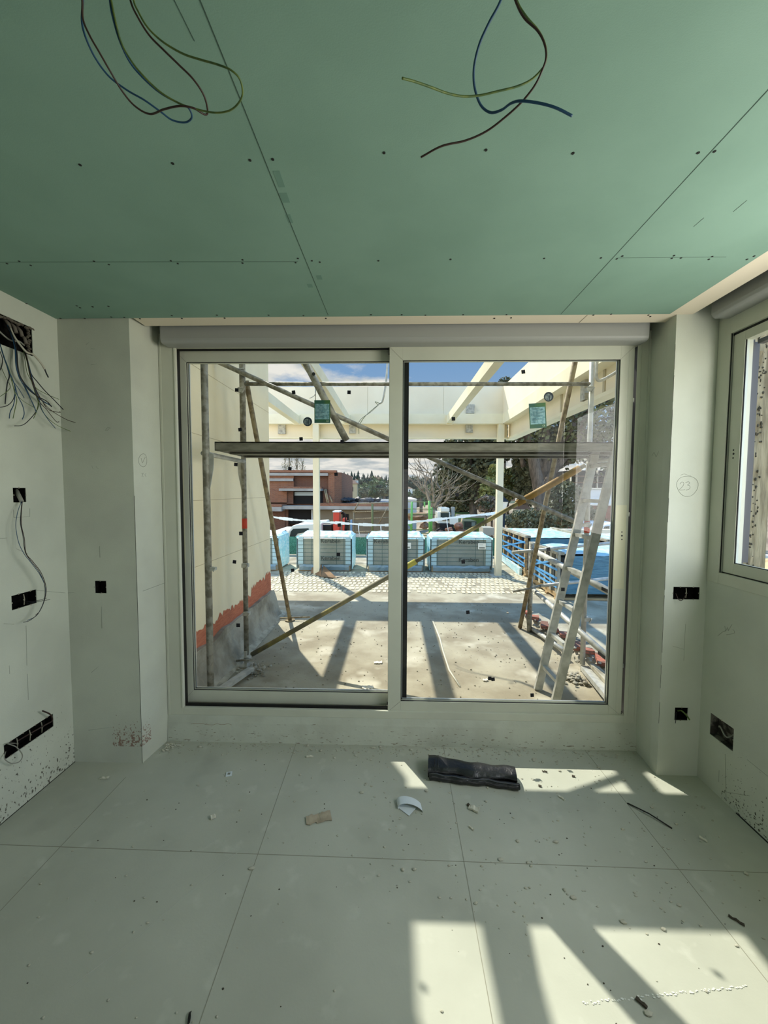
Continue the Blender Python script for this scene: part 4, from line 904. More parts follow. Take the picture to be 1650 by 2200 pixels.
# pergola
pg = thing('pergola', 'cream painted pergola frame with rafters over the terrace', 'pergola', (0, 5, 0))
b = MB(); b.box(-6.0, 2.02, 7.20, 7.26, 3.00, 3.51); b.build('upper_fascia', creamP, pg)
b = MB(); b.box(-6.0, 2.10, 7.27, 7.33, 2.58, 3.00); b.build('lower_fascia', creamP, pg)
b = MB(); b.box(-6.0, 2.00, 7.13, 7.27, 2.82, 3.00); b.build('front_beam', creamM, pg)
b = MB(); b.box(-6.0, 2.12, 7.24, 7.34, 2.565, 2.59); b.build('bottom_flange', creamM, pg)
b = MB(); b.box(1.99, 2.05, 2.50, 7.26, 3.00, 3.51); b.build('upper_fascia', creamP, pg)
b = MB(); b.box(2.13, 2.19, 2.50, 7.33, 2.58, 3.00); b.build('lower_fascia', creamP, pg)
b = MB(); b.box(1.97, 2.13, 2.50, 7.27, 2.82, 3.00); b.build('side_beam', creamM, pg)
b = MB(); b.box(2.10, 2.24, 2.50, 7.34, 2.545, 2.585); b.build('bottom_flange', creamM, pg)
for y_ in (3.3, 4.0, 5.0, 6.1): b = MB(); b.box(2.118, 2.132, y_, y_+.04, 2.585, 2.82); b.build('panel_joint', mat('panel_joint', (186, 176, 150), .9), pg)
for px0 in (-0.5, 0.9): b = MB(); b.box(px0, px0+.003, 7.197, 7.2, 3.0, 3.51); b.build('panel_joint', mat('panel_joint', (186, 176, 150), .9), pg)
for xr in (1.00, 0.065, -0.87, -1.80):
    y0 = 2.50 if xr > -1.6 else 4.80
    b = MB(); b.box(xr-.05, xr+.05, y0, 7.14, 2.82, 2.955); b.build('rafter', creamM, pg)
    b = MB(); b.box(xr-.06, xr+.06, 7.10, 7.135, 2.80, 2.975); b.build('rafter_shoe', creamM, pg)
for i, xp in enumerate((-1.455, 1.955)):
    b = MB(); b.box(xp-.055, xp+.055, 7.14, 7.25, 0, 2.82); po = b.build('post', creamM, pg)
    if i: b = MB(); b.box(xp-.14, xp+.10, 7.06, 7.32, 0, .012); b.build('base_plate', patchM, po)
for q, (w_, h_), y_ in (((605, 885), (.10, .05), 7.19), ((606, 920), (.14, .22), 7.26), ((757, 921), (.12, .18), 7.26), ((1010, 879), (.15, .16), 7.19), ((1008, 918), (.13, .2), 7.26)):
    A = aty(*q, y_); b = MB(); b.box(A.x-w_/2, A.x+w_/2, y_-.03, y_+.01, A.z-h_/2, A.z+h_/2); b.build('fixing_bracket', patchM, pg)
for y_ in (3.55, 4.35, 5.9): b = MB(); b.box(2.09, 2.13, y_, y_+.1, 2.60, 2.82); b.build('fixing_bracket', patchM, pg)
# conduits hanging from the pergola
ev = thing('hanging_conduit', 'pale conduit with loose wires hanging beside the central mullion', 'conduit', aty(833, 775, 5.2))
b = MB(); b.path(spline([aty(835, 740, 5.2), aty(832, 790, 5.2), aty(828, 830, 5.2), aty(822, 860, 5.2), aty(816, 867, 5.2)], 6), .014, 8); b.build('conduit', steelL, ev)
for k, pp in enumerate(([(816, 867), (800, 880), (782, 897), (772, 915), (771, 932)], [(816, 867), (798, 884), (776, 900), (766, 918)], [(816, 867), (806, 863), (812, 870)])):
    b = MB(); b.path(spline([aty(x, y, 5.2-.02*k) for x, y in pp], 5), .004, 5); b.build('wire', wireG if k != 1 else wireGy, ev)
b = MB(); b.path(spline([aty(1283, 770, 3.6), aty(1281, 800, 3.6), aty(1283, 815, 3.6), aty(1292, 817, 3.6), aty(1315, 805, 3.6), aty(1345, 785, 3.6)], 6), .014, 8); tag(b.build('hanging_conduit', steelL), 'pale bent conduit hanging at the top right of the right glass', 'conduit')
b = MB(); b.path([aty(678, 826, 6.9), aty(678, 862, 6.9)], .009, 6); o = b.build('hanging_wire', steel); b = MB(); b.path(spline([aty(678, 845, 6.9), aty(674, 851, 6.9), aty(665, 856, 6.9)], 4), .006, 5); b.build('wire', wireGy, o); tag(o, 'short cable with a side branch above the left green sticker', 'cable')

# ================================================================== scaffold
sc = thing('scaffold_tower', 'steel tube scaffold with a plank deck standing outside the door', 'scaffold', (0.2, 3.0, 0))
XA, YA, XB, YB2 = -1.325, 3.37, 1.675, 3.37
XN = -1.29; YN = 2.62
def tb(a, b_, r_, m=steel, name='tube', par=sc, n=14):
    b = MB(); b.tube(a, b_, r_, n); return b.build(name, m, par)
u1_ = tb((XA, YA, .10), (XA, YA, 3.3), .0215, name='upright', m=steel)
tb((XA, YA, 1.98), (XA, YA, 3.2), .026, m=steel, name='upright_sleeve', par=u1_)
b = MB(); b.tube((XA, YA, 1.245), (XA, YA, 1.335), .0225, 14); b.build('red_band', redband, u1_)
u2_ = tb((XN, YN, .0), (XN, YN, 3.3), .0235, name='upright'); 
u3_ = tb((XB, YB2, .06), (XB, YB2, 3.3), .0215, name='upright', m=steelL)
b = MB(); b.tube((XB, YB2, 1.23), (XB, YB2, 1.33), .0228, 14); b.build('red_band', redband, u3_)
u4_ = tb((XB-.02, YN, .0), (XB-.02, YN, 3.3), .0235, name='upright')
tb(aty(522, 825, YA), aty(1268, 825, YA), .0165, name='guard_rail')
def coupler(c_, par, s=.03):
    b = MB(); c_ = Vector(c_); b.box(c_.x-s, c_.x+s, c_.y-s*1.1, c_.y+s*1.1, c_.z-s*.6, c_.z+s*.6); b.path([c_+Vector((s*.5, -s*1.2, -s)), c_+Vector((s*1.4, -s*1.2, s*.6))], s*.22, 6); b.path([c_+Vector((-s*.8, -s*1.2, s*.7)), c_+Vector((s*.9, -s*1.2, s*.9))], s*.28, 6)
    return b.build('coupler', steelL, par, bevel=.004)
for (px, py, yy, par) in ((521, 800, YA, u1_), (519, 840, YA, u1_), (527, 1215, YA, u1_), (530, 1318, YA, u1_), (532, 1414, YA, u1_), (1264, 838, YA, u3_), (1258, 1128, YA, u3_), (1264, 985, YA, u3_), (1259, 1330, YA, u3_), (458, 1222, YN, u2_)):
    A = aty(px, py, yy); coupler(A, par, .026 if yy == YA else .018)
# deck: two steel planks with folded edge
A = aty(461, 949, 2.75)
ZD = A.z
for (y0, y1) in ((2.75, 3.045), (3.055, 3.35)):
    b = MB(); x1 = 1.90
    b.box(A.x, x1, y0, y1, ZD-.008, ZD); b.box(A.x, x1, y0, y0+.004, ZD-.062, ZD); b.box(A.x, x1, y1-.004, y1, ZD-.062, ZD); b.box(A.x, A.x+.005, y0, y1, ZD-.062, ZD)
    b.box(A.x, x1, y0, y0+.05, ZD-.064, ZD-.060); b.box(A.x, x1, y1-.05, y1, ZD-.064, ZD-.060)
    dk = b.build('deck_plank', plank, sc)
    for k in range(5): b = MB(); b.box(A.x+.5+.55*k, A.x+.53+.55*k, y0+.05, y1-.05, ZD-.045, ZD-.010); b.build('stiffener', plank, dk)
b = MB(); b.box(.08, 1.02, 2.95, 3.15, ZD+.001, ZD+.022); tag(b.build('loose_board', woodD), 'thin grey board lying on the scaffold deck', 'board')
for xx in (XN-.02, XB): tb((xx, YN, ZD-.095), (xx-.01, YA, ZD-.095), .017, name='transom', m=steelL)
for (xx, yy, par, dr) in ((XN, YN, u2_, 1), (XA, YA, u1_, -1), (XB, YA, u3_, 1)):
    b = MB(); b.add([(xx, yy+s_, z_) if False else (xx+q, yy+s_, z_) for s_ in (-.003, .003) for q, z_ in ((dr*.02, ZD-.09), (dr*.055, ZD-.10), (dr*.05, ZD-.20), (dr*.02, ZD-.36))], [(0, 1, 2, 3), (7, 6, 5, 4), (0, 4, 5, 1), (1, 5, 6, 2), (2, 6, 7, 3), (3, 7, 4, 0)]); b.build('gusset_plate', steelL, par)
tb(aty(452, 770, 3.30), aty(836, 944, 3.42), .0205, name='diagonal_brace'); 
tb(aty(836, 944, 3.42), aty(1243, 1124, 3.42), .0205, name='diagonal_brace')
# yellow lower brace with an ochre sleeve
Y0_ = aty(541, 1406, 3.43); Y1_ = aty(1256, 1000, 3.43)
yb = tb(Y0_, Y0_+(Y1_-Y0_)*.50, .0215, m=mat('dark_stained_tube', (122, 116, 92), .7, c2=(168, 158, 96), scale=5, lo=.5, hi=.62), name='diagonal_brace')
yb2 = tb(Y0_+(Y1_-Y0_)*.50, Y1_, .0185, m=yellow, name='diagonal_brace')
b = MB(); d_ = (Y1_-Y0_); b.tube(Y0_+d_*.805, Y0_+d_*.985, .030, 12); b.build('ochre_sleeve', ochre, yb2)
tb(Y0_+d_*.455, Y0_+d_*.505, .026, m=mat('yellow_patch', (178, 170, 70), .6), name='paint_patch', par=yb)
# steep brace above the deck with a hole in its flattened end
sb = tb(aty(655, 776, 3.0), aty(744, 946, 3.0), .0275, name='steep_brace')
A = aty(674, 804, 2.965); b = MB(); b.disc((A.x, A.y-.004, A.z), (1, 0, 0), (0, 0, 1), .013, 12, .002); b.build('bolt_hole', black, sb)
tb(aty(655, 776, 3.0)+Vector((-.10, 0, .22)), aty(655, 776, 3.0), .0275, name='steep_brace')
# outriggers
o1 = tb(aty(529, 818, 3.44), atz(623, 1333, 0)+Vector((0, 0, .01)), .0225, name='outrigger', m=rusty)
A = atz(623, 1333, 0); b = MB(); b.disc((A.x, A.y, .004), (1, 0, 0), (0, 1, 0), .06, 14, .006); b.path([(A.x-.13, A.y+.02, .02), (A.x+.25, A.y-.01, .05)], .008, 6); b.build('foot_plate', rusty, o1)
o2 = tb(aty(1237, 770, 3.44), atz(1117, 1350, 0)+Vector((0, 0, .01)), .0225, name='outrigger', m=rusty)
tb(aty(1243, 740, 3.44), aty(1237, 770, 3.44), .0225, name='outrigger', m=rusty)
# ground ledger and base
b = MB(); A, B = atz(540, 1437, .04), atz(468, 1486, .04); b.bar(A, B, .055, .03); b.build('ground_ledger', steelL, sc)
b = MB(); b.box(XA-.012, XA+.012, YA-.03, YA+.03, 0, .14); b.box(XA-.05, XA+.05, YA-.05, YA+.05, 0, .008); b.build('base_jack', steelL, sc)
b = MB(); A, B = aty(508, 1420, 3.33), aty(543, 1416, 3.33); b.tube(A, B, .010, 8); b.build('jack_handle', steel, sc)
b = MB(); A, B = aty(1256, 1435, 3.37), aty(1318, 1508, 2.7); b.bar(A, B, .07, .04); b.build('ground_ledger', steelL, sc)
random.seed(8)
for c_, lb in ((atz(548, 1440, 0), 'small heap of mortar rubble at the foot of the left scaffold upright'), (atz(1232, 1458, 0), 'heap of pale rubble and mortar at the foot of the right scaffold upright')):
    b = MB()
    for i in range(90): b.blob((c_.x+random.gauss(0, .05), c_.y+random.gauss(0, .06), abs(random.gauss(0, .012))), random.uniform(.006, .022), i)
    tag(b.build('rubble', rough), lb, 'rubble', kind='stuff')

# ladder
ld = thing('ladder', 'aluminium ladder leaning up to the scaffold deck on the right', 'ladder', (1.12, 2.9, 0))
YR, YL = 2.75, 3.03
def rail(yy, pb, pt):
    A = aty(*pb, yy); B = aty(*pt, yy); d = (B-A)/(B.z-A.z); A0 = A-d*A.z; B0 = B+d*(1.93-B.z); b = MB(); b.bar(A0, B0, .024, .060, up=(-1, 0, .25)); b.build('ladder_rail', steelL, ld); return A0, B0
RL = rail(YL, (1151, 1500), (1276, 984)); RR = rail(YR, (1195, 1500), (1322, 975))
for i in range(7):
    t = .10+.137*i
    A = RL[0].lerp(RL[1], t); B = RR[0].lerp(RR[1], t); b = MB(); b.bar(A, B, .032, .026); b.build('rung', steelL, ld)

# tube railing
rl = thing('tube_railing', 'barrier of pale steel tubes along the right edge of the terrace', 'railing', (1.54, 4.32, 0))
tR = lambda a, b_, r_, m=steelL, name='rail': tb(a, b_, r_, m, name, rl)
A = atz(1137, 1357, 0); tR((A.x, A.y, 0), (A.x, A.y, aty(1136, 1168, A.y).z), .026, steel, 'rail_post')
xr_ = A.x+.02
tR(atx(1142, 1180, xr_), atx(1344, 1290, xr_+.2), .030)
tR(atx(1143, 1264, xr_), atx(1330, 1432, xr_+.1), .024)
tR(aty(1100, 1187, 4.3), aty(1322, 1166, 4.3), .018)
tR(aty(1102, 1271, 4.25), aty(1160, 1259, 4.2), .014, steel); tR(aty(1160, 1259, 4.2), aty(1325, 1241, 4.3), .018)
tR(atz(1140, 1352, .01)+Vector((0, 0, .02)), aty(1212, 1398, 3.6), .022)
for (px, py) in ((1310, 1268), (1302, 1408)):
    A = atx(px, py, xr_+.05); b = MB(); b.box(A.x-.035, A.x-.028, A.y-.05, A.y+.05, A.z-.012, A.z+.012); b.build('slot', dark, rl)
b = MB(); A = atz(1140, 1357, .01); b.path(spline([A, A+Vector((.12, -.25, .01)), A+Vector((.22, -.45, .02)), A+Vector((.30, -.5, .1)), A+Vector((.27, -.6, .03))], 5), .006, 5); tag(b.build('black_hose', black), 'thin dark hose curling on the terrace by the railing foot', 'hose')

# rubble kerb of broken bricks along the terrace edge
random.seed(21)
b = MB(); P0, P1 = Vector((1.60, 4.62, 0)), Vector((1.93, 2.55, 0)); d_ = P1-P0
n = 30; vs = []
for i in range(n+1):
    c_ = P0+d_*i/n
    for (u, z_) in ((-.09, -.01), (-.06, .05), (.0, .10), (.16, .11), (.20, -.01)): vs.append((c_.x+u+.02*noise.noise(c_*5), c_.y, z_+.02*noise.noise(c_*7+Vector((u*9, 0, 0)))))
b.add(vs, [(i*5+j, i*5+j+1, (i+1)*5+j+1, (i+1)*5+j) for i in range(n) for j in range(4)]); b.build('rubble_kerb', rough)
kbn = bpy.data.objects['rubble_kerb']; tag(kbn, 'broken mortar kerb along the right edge of the terrace', 'kerb')
b = MB()
for i in range(11):
    t = .02+i*.088+random.uniform(-.01, .01); c_ = P0+d_*t; a_ = random.uniform(-.3, .3)+1.4
    b.bar((c_.x-.02, c_.y-.07, .13+random.uniform(-.02, .02)), (c_.x+.03, c_.y+.08, .120+random.uniform(-.02, .02)), .08, .035)
o = b.build('brick_course', brick('hollow_brick', (186, 112, 88), (166, 96, 76), (120, 84, 70), .05, .022, .004), kbn)
b = MB()
for i in range(120):
    t = random.random(); c_ = P0+d_*t; b.blob((c_.x+random.gauss(-.03, .06), c_.y, .06+random.uniform(0, .09)), random.uniform(.008, .025), i)
o = b.build('mortar_lumps', rough, kbn); o['kind'] = 'stuff'
# long plank beside the kerb
b = MB(); b.bar(aty(1275, 1430, 3.3), aty(1340, 1500, 2.7), .06, .03); tag(b.build('timber_batten', woodD), 'pale batten lying along the rubble kerb at the lower right', 'batten')

# cardboard by the pallet
cbt = thing('flattened_cardboard', 'torn brown cardboard lying at the foot of the left pergola post', 'cardboard', atz(700, 1240, 0))
b = MB(); q = [atz(*p, 0) for p in ((668, 1232), (716, 1243), (745, 1237), (690, 1226))]
b.add([(p.x, p.y, z_) for z_ in (.005, .012) for p in q], [(0, 1, 2, 3), (7, 6, 5, 4), (0, 4, 5, 1), (1, 5, 6, 2), (2, 6, 7, 3), (3, 7, 4, 0)]); b.build('lower_sheet', cardL, cbt)
b = MB(); c1, c2_, c3, c4 = q[0], atz(690, 1241, 0), atz(686, 1231, 0), atz(672, 1222, 0)
b.add([(c1.x, c1.y, .02), (c2_.x, c2_.y, .02), (c3.x+.05, c3.y, .16), (c4.x, c4.y, .13), (c1.x, c1.y+.01, .02), (c2_.x, c2_.y+.01, .02), (c3.x+.05, c3.y+.01, .16), (c4.x, c4.y+.01, .13)], [(0, 1, 2, 3), (7, 6, 5, 4), (0, 4, 5, 1), (1, 5, 6, 2), (2, 6, 7, 3), (3, 7, 4, 0)])
b.add([(c2_.x, c2_.y, .02), (c2_.x+.30, c2_.y-.1, .02), (c3.x+.08, c3.y, .15), (c2_.x, c2_.y+.01, .02), (c2_.x+.30, c2_.y-.09, .02), (c3.x+.08, c3.y+.01, .15)], [(0, 1, 2), (5, 4, 3), (0, 3, 4, 1), (1, 4, 5, 2), (2, 5, 3, 0)])
b.build('raised_flap', card, cbt)

# ================================================================== pallets of tile cartons
def tile_pallet(x0, x1, label, tags=(), words=(), y0=7.5, y1=8.25):
    t = thing('tile_pallet', label, 'pallet', ((x0+x1)/2, (y0+y1)/2, 0), 'wrapped pallets of tile cartons')
    zb, zt_ = .10, .70
    b = MB()
    for k in range(3):
        yy = y0+.03+(y1-y0-.14)*k/2; b.box(x0+.03, x1-.03, yy, yy+.09, .0, .02)
        for u in (x0+.03, (x0+x1)/2-.06, x1-.15): b.box(u, u+.12, yy, yy+.09, .02, .08)
    for k in range(5): b.box(x0+.03, x1-.03, y0+.02+(y1-y0-.13)*k/4, y0+.11+(y1-y0-.13)*k/4, .08, zb)
    b.build('pallet_base', wood, t)
    b = MB(); b.box(x0+.03, x1-.03, y0+.02, y1-.02, zb, zt_-.02); b.build('carton_stack', carton, t)
    for x_ in (x0+.02, x1-.12): b = MB(); b.box(x_, x_+.10, y0-.002, y0+.04, zb+.02, zt_-.03); b.build('corner_guard', filmE, t)
    for k in range(7):
        z_ = zb+.03+.077*k; b = MB(); b.box(x0+.01, x1-.01, y0-.006, y0-.003, z_, z_+.010); b.box(x1-.006, x1-.003, y0, y1, z_, z_+.010); b.build('strap', strapM, t)
    for f_ in (.12, .27, .73, .86):
        b = MB(); u = x0+(x1-x0)*f_; b.box(u-.004, u+.004, y0-.008, y0-.005, zb, zt_-.03); b.build('strap', strapM, t)
    # blue film: crumpled hood over the top, thin skirt down the sides
    b = MB(); n = 16; m_ = 8; vs = []
    for i in range(n+1):
        for j in range(m_+1):
            x = x0-.01+(x1-x0+.02)*i/n; y = y0-.015+(y1-y0+.03)*j/m_
            edge = min(i, n-i, j, m_-j) == 0
            vs.append((x, y, zt_-.05 if edge else zt_+.012*noise.noise(Vector((x*9, y*9, 1)))+(.035 if j > m_/2 else 0)))
    b.add(vs, [(i*(m_+1)+j, (i+1)*(m_+1)+j, (i+1)*(m_+1)+j+1, i*(m_+1)+j+1) for i in range(n) for j in range(m_)], False); b.build('film_hood', film, t)
    b = MB()
    for (a_, c_) in (((x0-.008, y0-.012), (x0-.008, y1+.01)), ((x1+.008, y0-.012), (x1+.008, y1+.01))):
        n = 10; vs = []
        for i in range(n+1):
            for z_ in (.03, .2, .38, .55, zt_-.02): vs.append((a_[0]+.012*noise.noise(Vector((i*1.3, z_*9, a_[0]))), a_[1]+(c_[1]-a_[1])*i/n, z_))
        b.add(vs, [(i*5+j, (i+1)*5+j, (i+1)*5+j+1, i*5+j+1) for i in range(n) for j in range(4)])
    b.build('film_skirt', film, t)
    b = MB(); b.add([(x0, y0-.013, .03), (x1, y0-.013, .03), (x1, y0-.013, zt_-.03), (x0, y0-.013, zt_-.03)], [(0, 1, 2, 3)]); b.build('shrink_film', wrapM2, t)
    b = MB(); n = 22; vs = []
    for i in range(n+1):
        x = x0+.05+(x1-x0-.1)*i/n
        vs += [(x, y0-.02+.01*noise.noise(Vector((x*12, 0, 0))), .02), (x, y0-.035+.02*noise.noise(Vector((x*15, 3, 0))), .09+.02*noise.noise(Vector((x*11, 5, 0)))), (x, y0-.016, .13+.02*noise.noise(Vector((x*7, 9, 0))))]
    b.add(vs, [(i*3+j, (i+1)*3+j, (i+1)*3+j+1, i*3+j+1) for i in range(n) for j in range(2)]); b.build('gathered_film', filmG, t)
    for (fx, z_) in tags:
        u = x0+(x1-x0)*fx; b = MB(); b.box(u-.075, u+.075, y0-.020, y0-.017, z_-.06, z_+.06); lbn = b.build('paper_label', labelM, t)
        b = MB(); b.box(u-.055, u+.055, y0-.022, y0-.020, z_-.042, z_-.018); b.box(u-.06, u+.02, y0-.022, y0-.020, z_+.028, z_+.034); b.build('barcode', pencil, lbn)
    for (fx, z_) in words:
        text_mesh('carton_lettering', 'Keraben', .115, printM, t, (x0+(x1-x0)*fx, y0-.018, z_), extrude=.001)
    return t
def clear_mat(name, k, c_=(150, 206, 226)):
    m = bpy.data.materials.new(name); m.use_nodes = True; t = m.node_tree; p = t.nodes['Principled BSDF']
    p.inputs['Base Color'].default_value = lin(c_); p.inputs['Roughness'].default_value = .2
    tr = N(t, 'ShaderNodeBsdfTransparent'); mi = N(t, 'ShaderNodeMixShader'); mi.inputs[0].default_value = k
    t.links.new(tr.outputs[0], mi.inputs[1]); t.links.new(p.outputs[0], mi.inputs[2]); t.links.new(mi.outputs[0], t.nodes['Material Output'].inputs[0]); return m
wrapM2 = clear_mat('front_film', .12, (196, 220, 224)); filmG = clear_mat('gathered_film', .75, (140, 168, 180))
tile_pallet(-3.30, -2.28, 'blue-wrapped tile pallet half hidden behind the cream side wall')
tile_pallet(-1.91, -.83, 'blue-wrapped tile pallet behind the left pergola post', words=((.62, .60), (.62, .26)))
tile_pallet(-.53, .60, 'blue-wrapped tile pallet behind the central mullion of the door', tags=((.70, .52),), words=((.30, .60),))
tile_pallet(.72, 1.92, 'blue-wrapped tile pallet with a white label left of the right post', tags=((.83, .52),), words=((.62, .60), (.62, .25)))

# crates with slatted sides to the right
def crate(x0, x1, y0, y1, h, label, front_film=False, off=.0):
    t = thing('timber_crate', label, 'crate', ((x0+x1)/2, (y0+y1)/2, 0), 'slatted timber crates of slabs')
    b = MB(); b.box(x0+.10, x1-.05, y0+.05, y1-.05, .12, h-.10); b.build('dark_slabs', mat('dark_slabs', (58, 66, 74), .6), t)
    b = MB()
    for k in range(4):
        yy = y0+.02+(y1-y0-.12)*k/3; b.box(x0, x1, yy, yy+.08, .0, .03)
    for x_ in (x0+.02, (x0+x1)/2, x1-.10): b.box(x_, x_+.08, y0, y1, .03, .10)
    b.build('crate_base', wood, t)
    n = 5
    for k in range(n+1):
        yy = y0+(y1-y0-.07)*k/n; b = MB(); b.box(x0, x0+.045, yy, yy+.07, .10, h-.05); b.build('slat_post', wood if not front_film else woodD, t)
    b = MB(); b.box(x0-.01, x0+.09, y0-.02, y1+.02, h-.05, h-.01); b.box(x1-.09, x1, y0-.02, y1+.02, h-.05, h-.01); b.build('top_rail', woodD, t)
    for k in range(4):
        z_ = .18+(h-.34)*k/3; b = MB(); b.box(x0-.006, x0-.002, y0, y1, z_, z_+.035); b.build('strap', blueS, t)
    for s_ in (0, 1):
        b = MB(); a_, c_ = ((y0, h-.12), (y1, .30)) if s_ else ((y0, .24), (y1, h-.4)); b.bar((x0-.009, a_[0], a_[1]), (x0-.009, c_[0], c_[1]), .004, .03); b.build('strap', blueS, t)
    b = MB(); n = 12; m_ = 8; vs = []
    for i in range(n+1):
        for j in range(m_+1):
            x = x0+.09+(x1-x0-.18)*i/n; y = y0+(y1-y0)*j/m_; vs.append((x, y, h-.045+.03*noise.noise(Vector((x*6, y*6, 2)))))
    b.add(vs, [(i*(m_+1)+j, (i+1)*(m_+1)+j, (i+1)*(m_+1)+j+1, i*(m_+1)+j+1) for i in range(n) for j in range(m_)]); b.build('top_film', film, t)
    if front_film:
        b = MB(); n = 20; m_ = 7; vs = []
        for i in range(n+1):
            for j in range(m_+1):
                x = x0+.12+(x1-x0-.12)*i/n; z_ = .10+(h-.16)*j/m_; vs.append((x, y0-.02+.02*noise.noise(Vector((x*2, z_*14, 5))), z_))
        b.add(vs, [(i*(m_+1)+j, (i+1)*(m_+1)+j, (i+1)*(m_+1)+j+1, i*(m_+1)+j+1) for i in range(n) for j in range(m_)]); b.build('front_film', filmD, t)
    else:
        b = MB(); b.box(x0+.1, x1-.05, y0+.02, y0+.05, .12, h-.06); b.build('end_board', filmD, t)
    return t
crate(2.44, 3.7, 7.15, 8.95, .78, 'long timber crate with blue straps right beside the right pergola post')
crate(2.38, 4.3, 5.60, 6.75, .72, 'timber crate with a deep blue film front, nearest of the crates', True)
crate(4.0, 5.6, 7.3, 8.8, .70, 'pale-topped timber crate farthest right of the crates')
b = MB(); b.bar(atz(1080, 1205, 0)+Vector((-.03, .1, .10)), atz(1128, 1238, 0)+Vector((-.05, .1, .06)), .05, .14); tag(b.build('film_bundle', film), 'bunch of pale blue film at the foot of the long crate', 'film')

# green debris net beyond the pallets
t = thing('debris_net', 'low green debris net fence behind the tile pallets', 'fence', (0, 9.4, 0))
b = MB(); n = 60; vs = []
for i in range(n+1):
    x = -6+13*i/n
    for z_ in (.02, .22, .45): vs.append((x, 9.42+.05*noise.noise(Vector((x*1.7, z_*3, 0))), z_))
b.add(vs, [(i*3+j, (i+1)*3+j, (i+1)*3+j+1, i*3+j+1) for i in range(n) for j in range(2)]); b.build('net', netM, t)
for x_ in (-5, -3.2, -.7, .66, 2.2, 4.5): b = MB(); b.tube((x_, 9.48, 0), (x_, 9.48, .5), .015, 8); b.build('net_stake', steel, t)
# cordon tape
t = thing('cordon_tape', 'white cordon tape sagging across the view beyond the pallets', 'tape', (-1, 9.0, .6))
pp = [aty(560, 1104, 9.0), aty(600, 1113, 9.0), aty(660, 1119, 9.0), aty(720, 1123, 9.0), aty(780, 1127, 9.0), aty(835, 1128, 9.0), aty(875, 1123, 9.0), aty(940, 1116, 9.0), aty(1000, 1109, 9.0), aty(1066, 1103, 9.0)]
pp = spline(pp, 6); b = MB()
for i, (p, q) in enumerate(zip(pp[:-1], pp[1:])): b.bar(p, q, .006, .055+.02*sin(i*1.1))
b.build('tape_strip', tapeM, t)
for (px, py) in ((770, 1127), (818, 1129), (960, 1114)):
    A = aty(px, py, 9.0); b = MB(); b.path([A, A+Vector((.01, 0, -.15)), A+Vector((.04, 0, -.3))], .01, 5); b.build('tape_tail', tapeM, t)
for px in (560, 850, 1068): A = aty(px, 1104 if px != 850 else 1127, 9.0); b = MB(); b.tube((A.x, 9.02, 0), (A.x, 9.02, A.z+.05), .02, 8); b.build('tape_stake', steel, t)

# ================================================================== beyond the terrace
b = MB(); vs = []; n = 40; m_ = 40
def gz(x, y):
    z_ = -3.0+2.2*max(0, min(1, (x-2)/5)); 
    return z_ + (0 if y < 60 else 0)
for i in range(n+1):
    for j in range(m_+1):
        x = -60+130*i/n; y = 9.72+70*j/m_; vs.append((x, y, gz(x, y)+.12*noise.noise(Vector((x*.3, y*.3, 0)))))
b.add(vs, [(i*(m_+1)+j, (i+1)*(m_+1)+j, (i+1)*(m_+1)+j+1, i*(m_+1)+j+1) for i in range(n) for j in range(m_)], True)
b.box(-60, 70, 9.66, 9.74, -3.2, -.18); struct(b.build('yard_ground', yard), 'bare lower yard of the building site', 'ground')
b = MB(); vs = []; n = 60; m_ = 24
def hz(x, y):
    r_ = max(0, min(1, (y-75)/170)); r_ = r_*r_*(3-2*r_)
    return -3.2+(10.8+3.0*noise.noise(Vector((x*.012, y*.01, 2)))+(-3.5 if x > 0 else 0)*min(1, abs(x)/60))*r_
for i in range(n+1):
    for j in range(m_+1):
        x = -260+520*i/n; y = 78+262*j/m_; vs.append((x, y, hz(x, y)))
b.add(vs, [(i*(m_+1)+j, (i+1)*(m_+1)+j, (i+1)*(m_+1)+j+1, i*(m_+1)+j+1) for i in range(n) for j in range(m_)], True); struct(b.build('hillside', hillM), 'wooded hillside on the horizon', 'hill')
# right-hand yard outside the side window and behind the house
b = MB(); b.box(2.0, 40, -30, 2.46, -.3, -.02); struct(b.build('yard_ground', sand), 'sandy ground beside the house', 'ground')
b = MB(); b.box(-40, 2.0, -30, -5.7, -.3, -.02); struct(b.build('yard_ground', yard), 'ground behind the house', 'ground')

# rough concrete column outside the side window
A = atx(1619, 900, 2.35); B = atx(1645, 1190, 2.35)
t = thing('concrete_column', 'rough beige concrete column outside the side window', 'column', (2.5, A.y, 0))
b = MB(); vs = []; n = 40; k = 7
y0 = aty(1619, 900, 2.62).x; x0 = aty(1598, 1000, 2.62).x; x1 = aty(1645, 1190, 2.62).x
for i in range(n+1):
    z_ = -.02+3.6*i/n
    for j in range(k+1):
        u = j/k; rough_ = .02*noise.noise(Vector((u*5, z_*9, 1)))*(1 if u < .45 else .15); vs.append((x0+(x1-x0)*u+(.012*noise.noise(Vector((0, z_*12, 4))) if j == 0 else 0), 2.62+rough_, z_))
b.add(vs, [(i*(k+1)+j, i*(k+1)+j+1, (i+1)*(k+1)+j+1, (i+1)*(k+1)+j) for i in range(n) for j in range(k)]); b.box(x0+.01, x1, 2.64, 2.95, -.02, 3.58)
b.build('column_face', mat('column_concrete', (206, 186, 146), .95, c2=(150, 132, 100), scale=6, lo=.4, hi=.65, stretch=(6, 1, .7), bump=.6, bscale=20), t)
b = MB(); random.seed(4)
for i in range(260): b.blob((x0+random.uniform(.02, .105), 2.618, random.uniform(.6, 3.1)), (random.uniform(.002, .008), .006, random.uniform(.003, .012)), i)
o = b.build('pitted_aggregate', mat('pitted', (92, 84, 68), .95), t); o['kind'] = 'stuff'
b = MB(); vs = []; n = 18
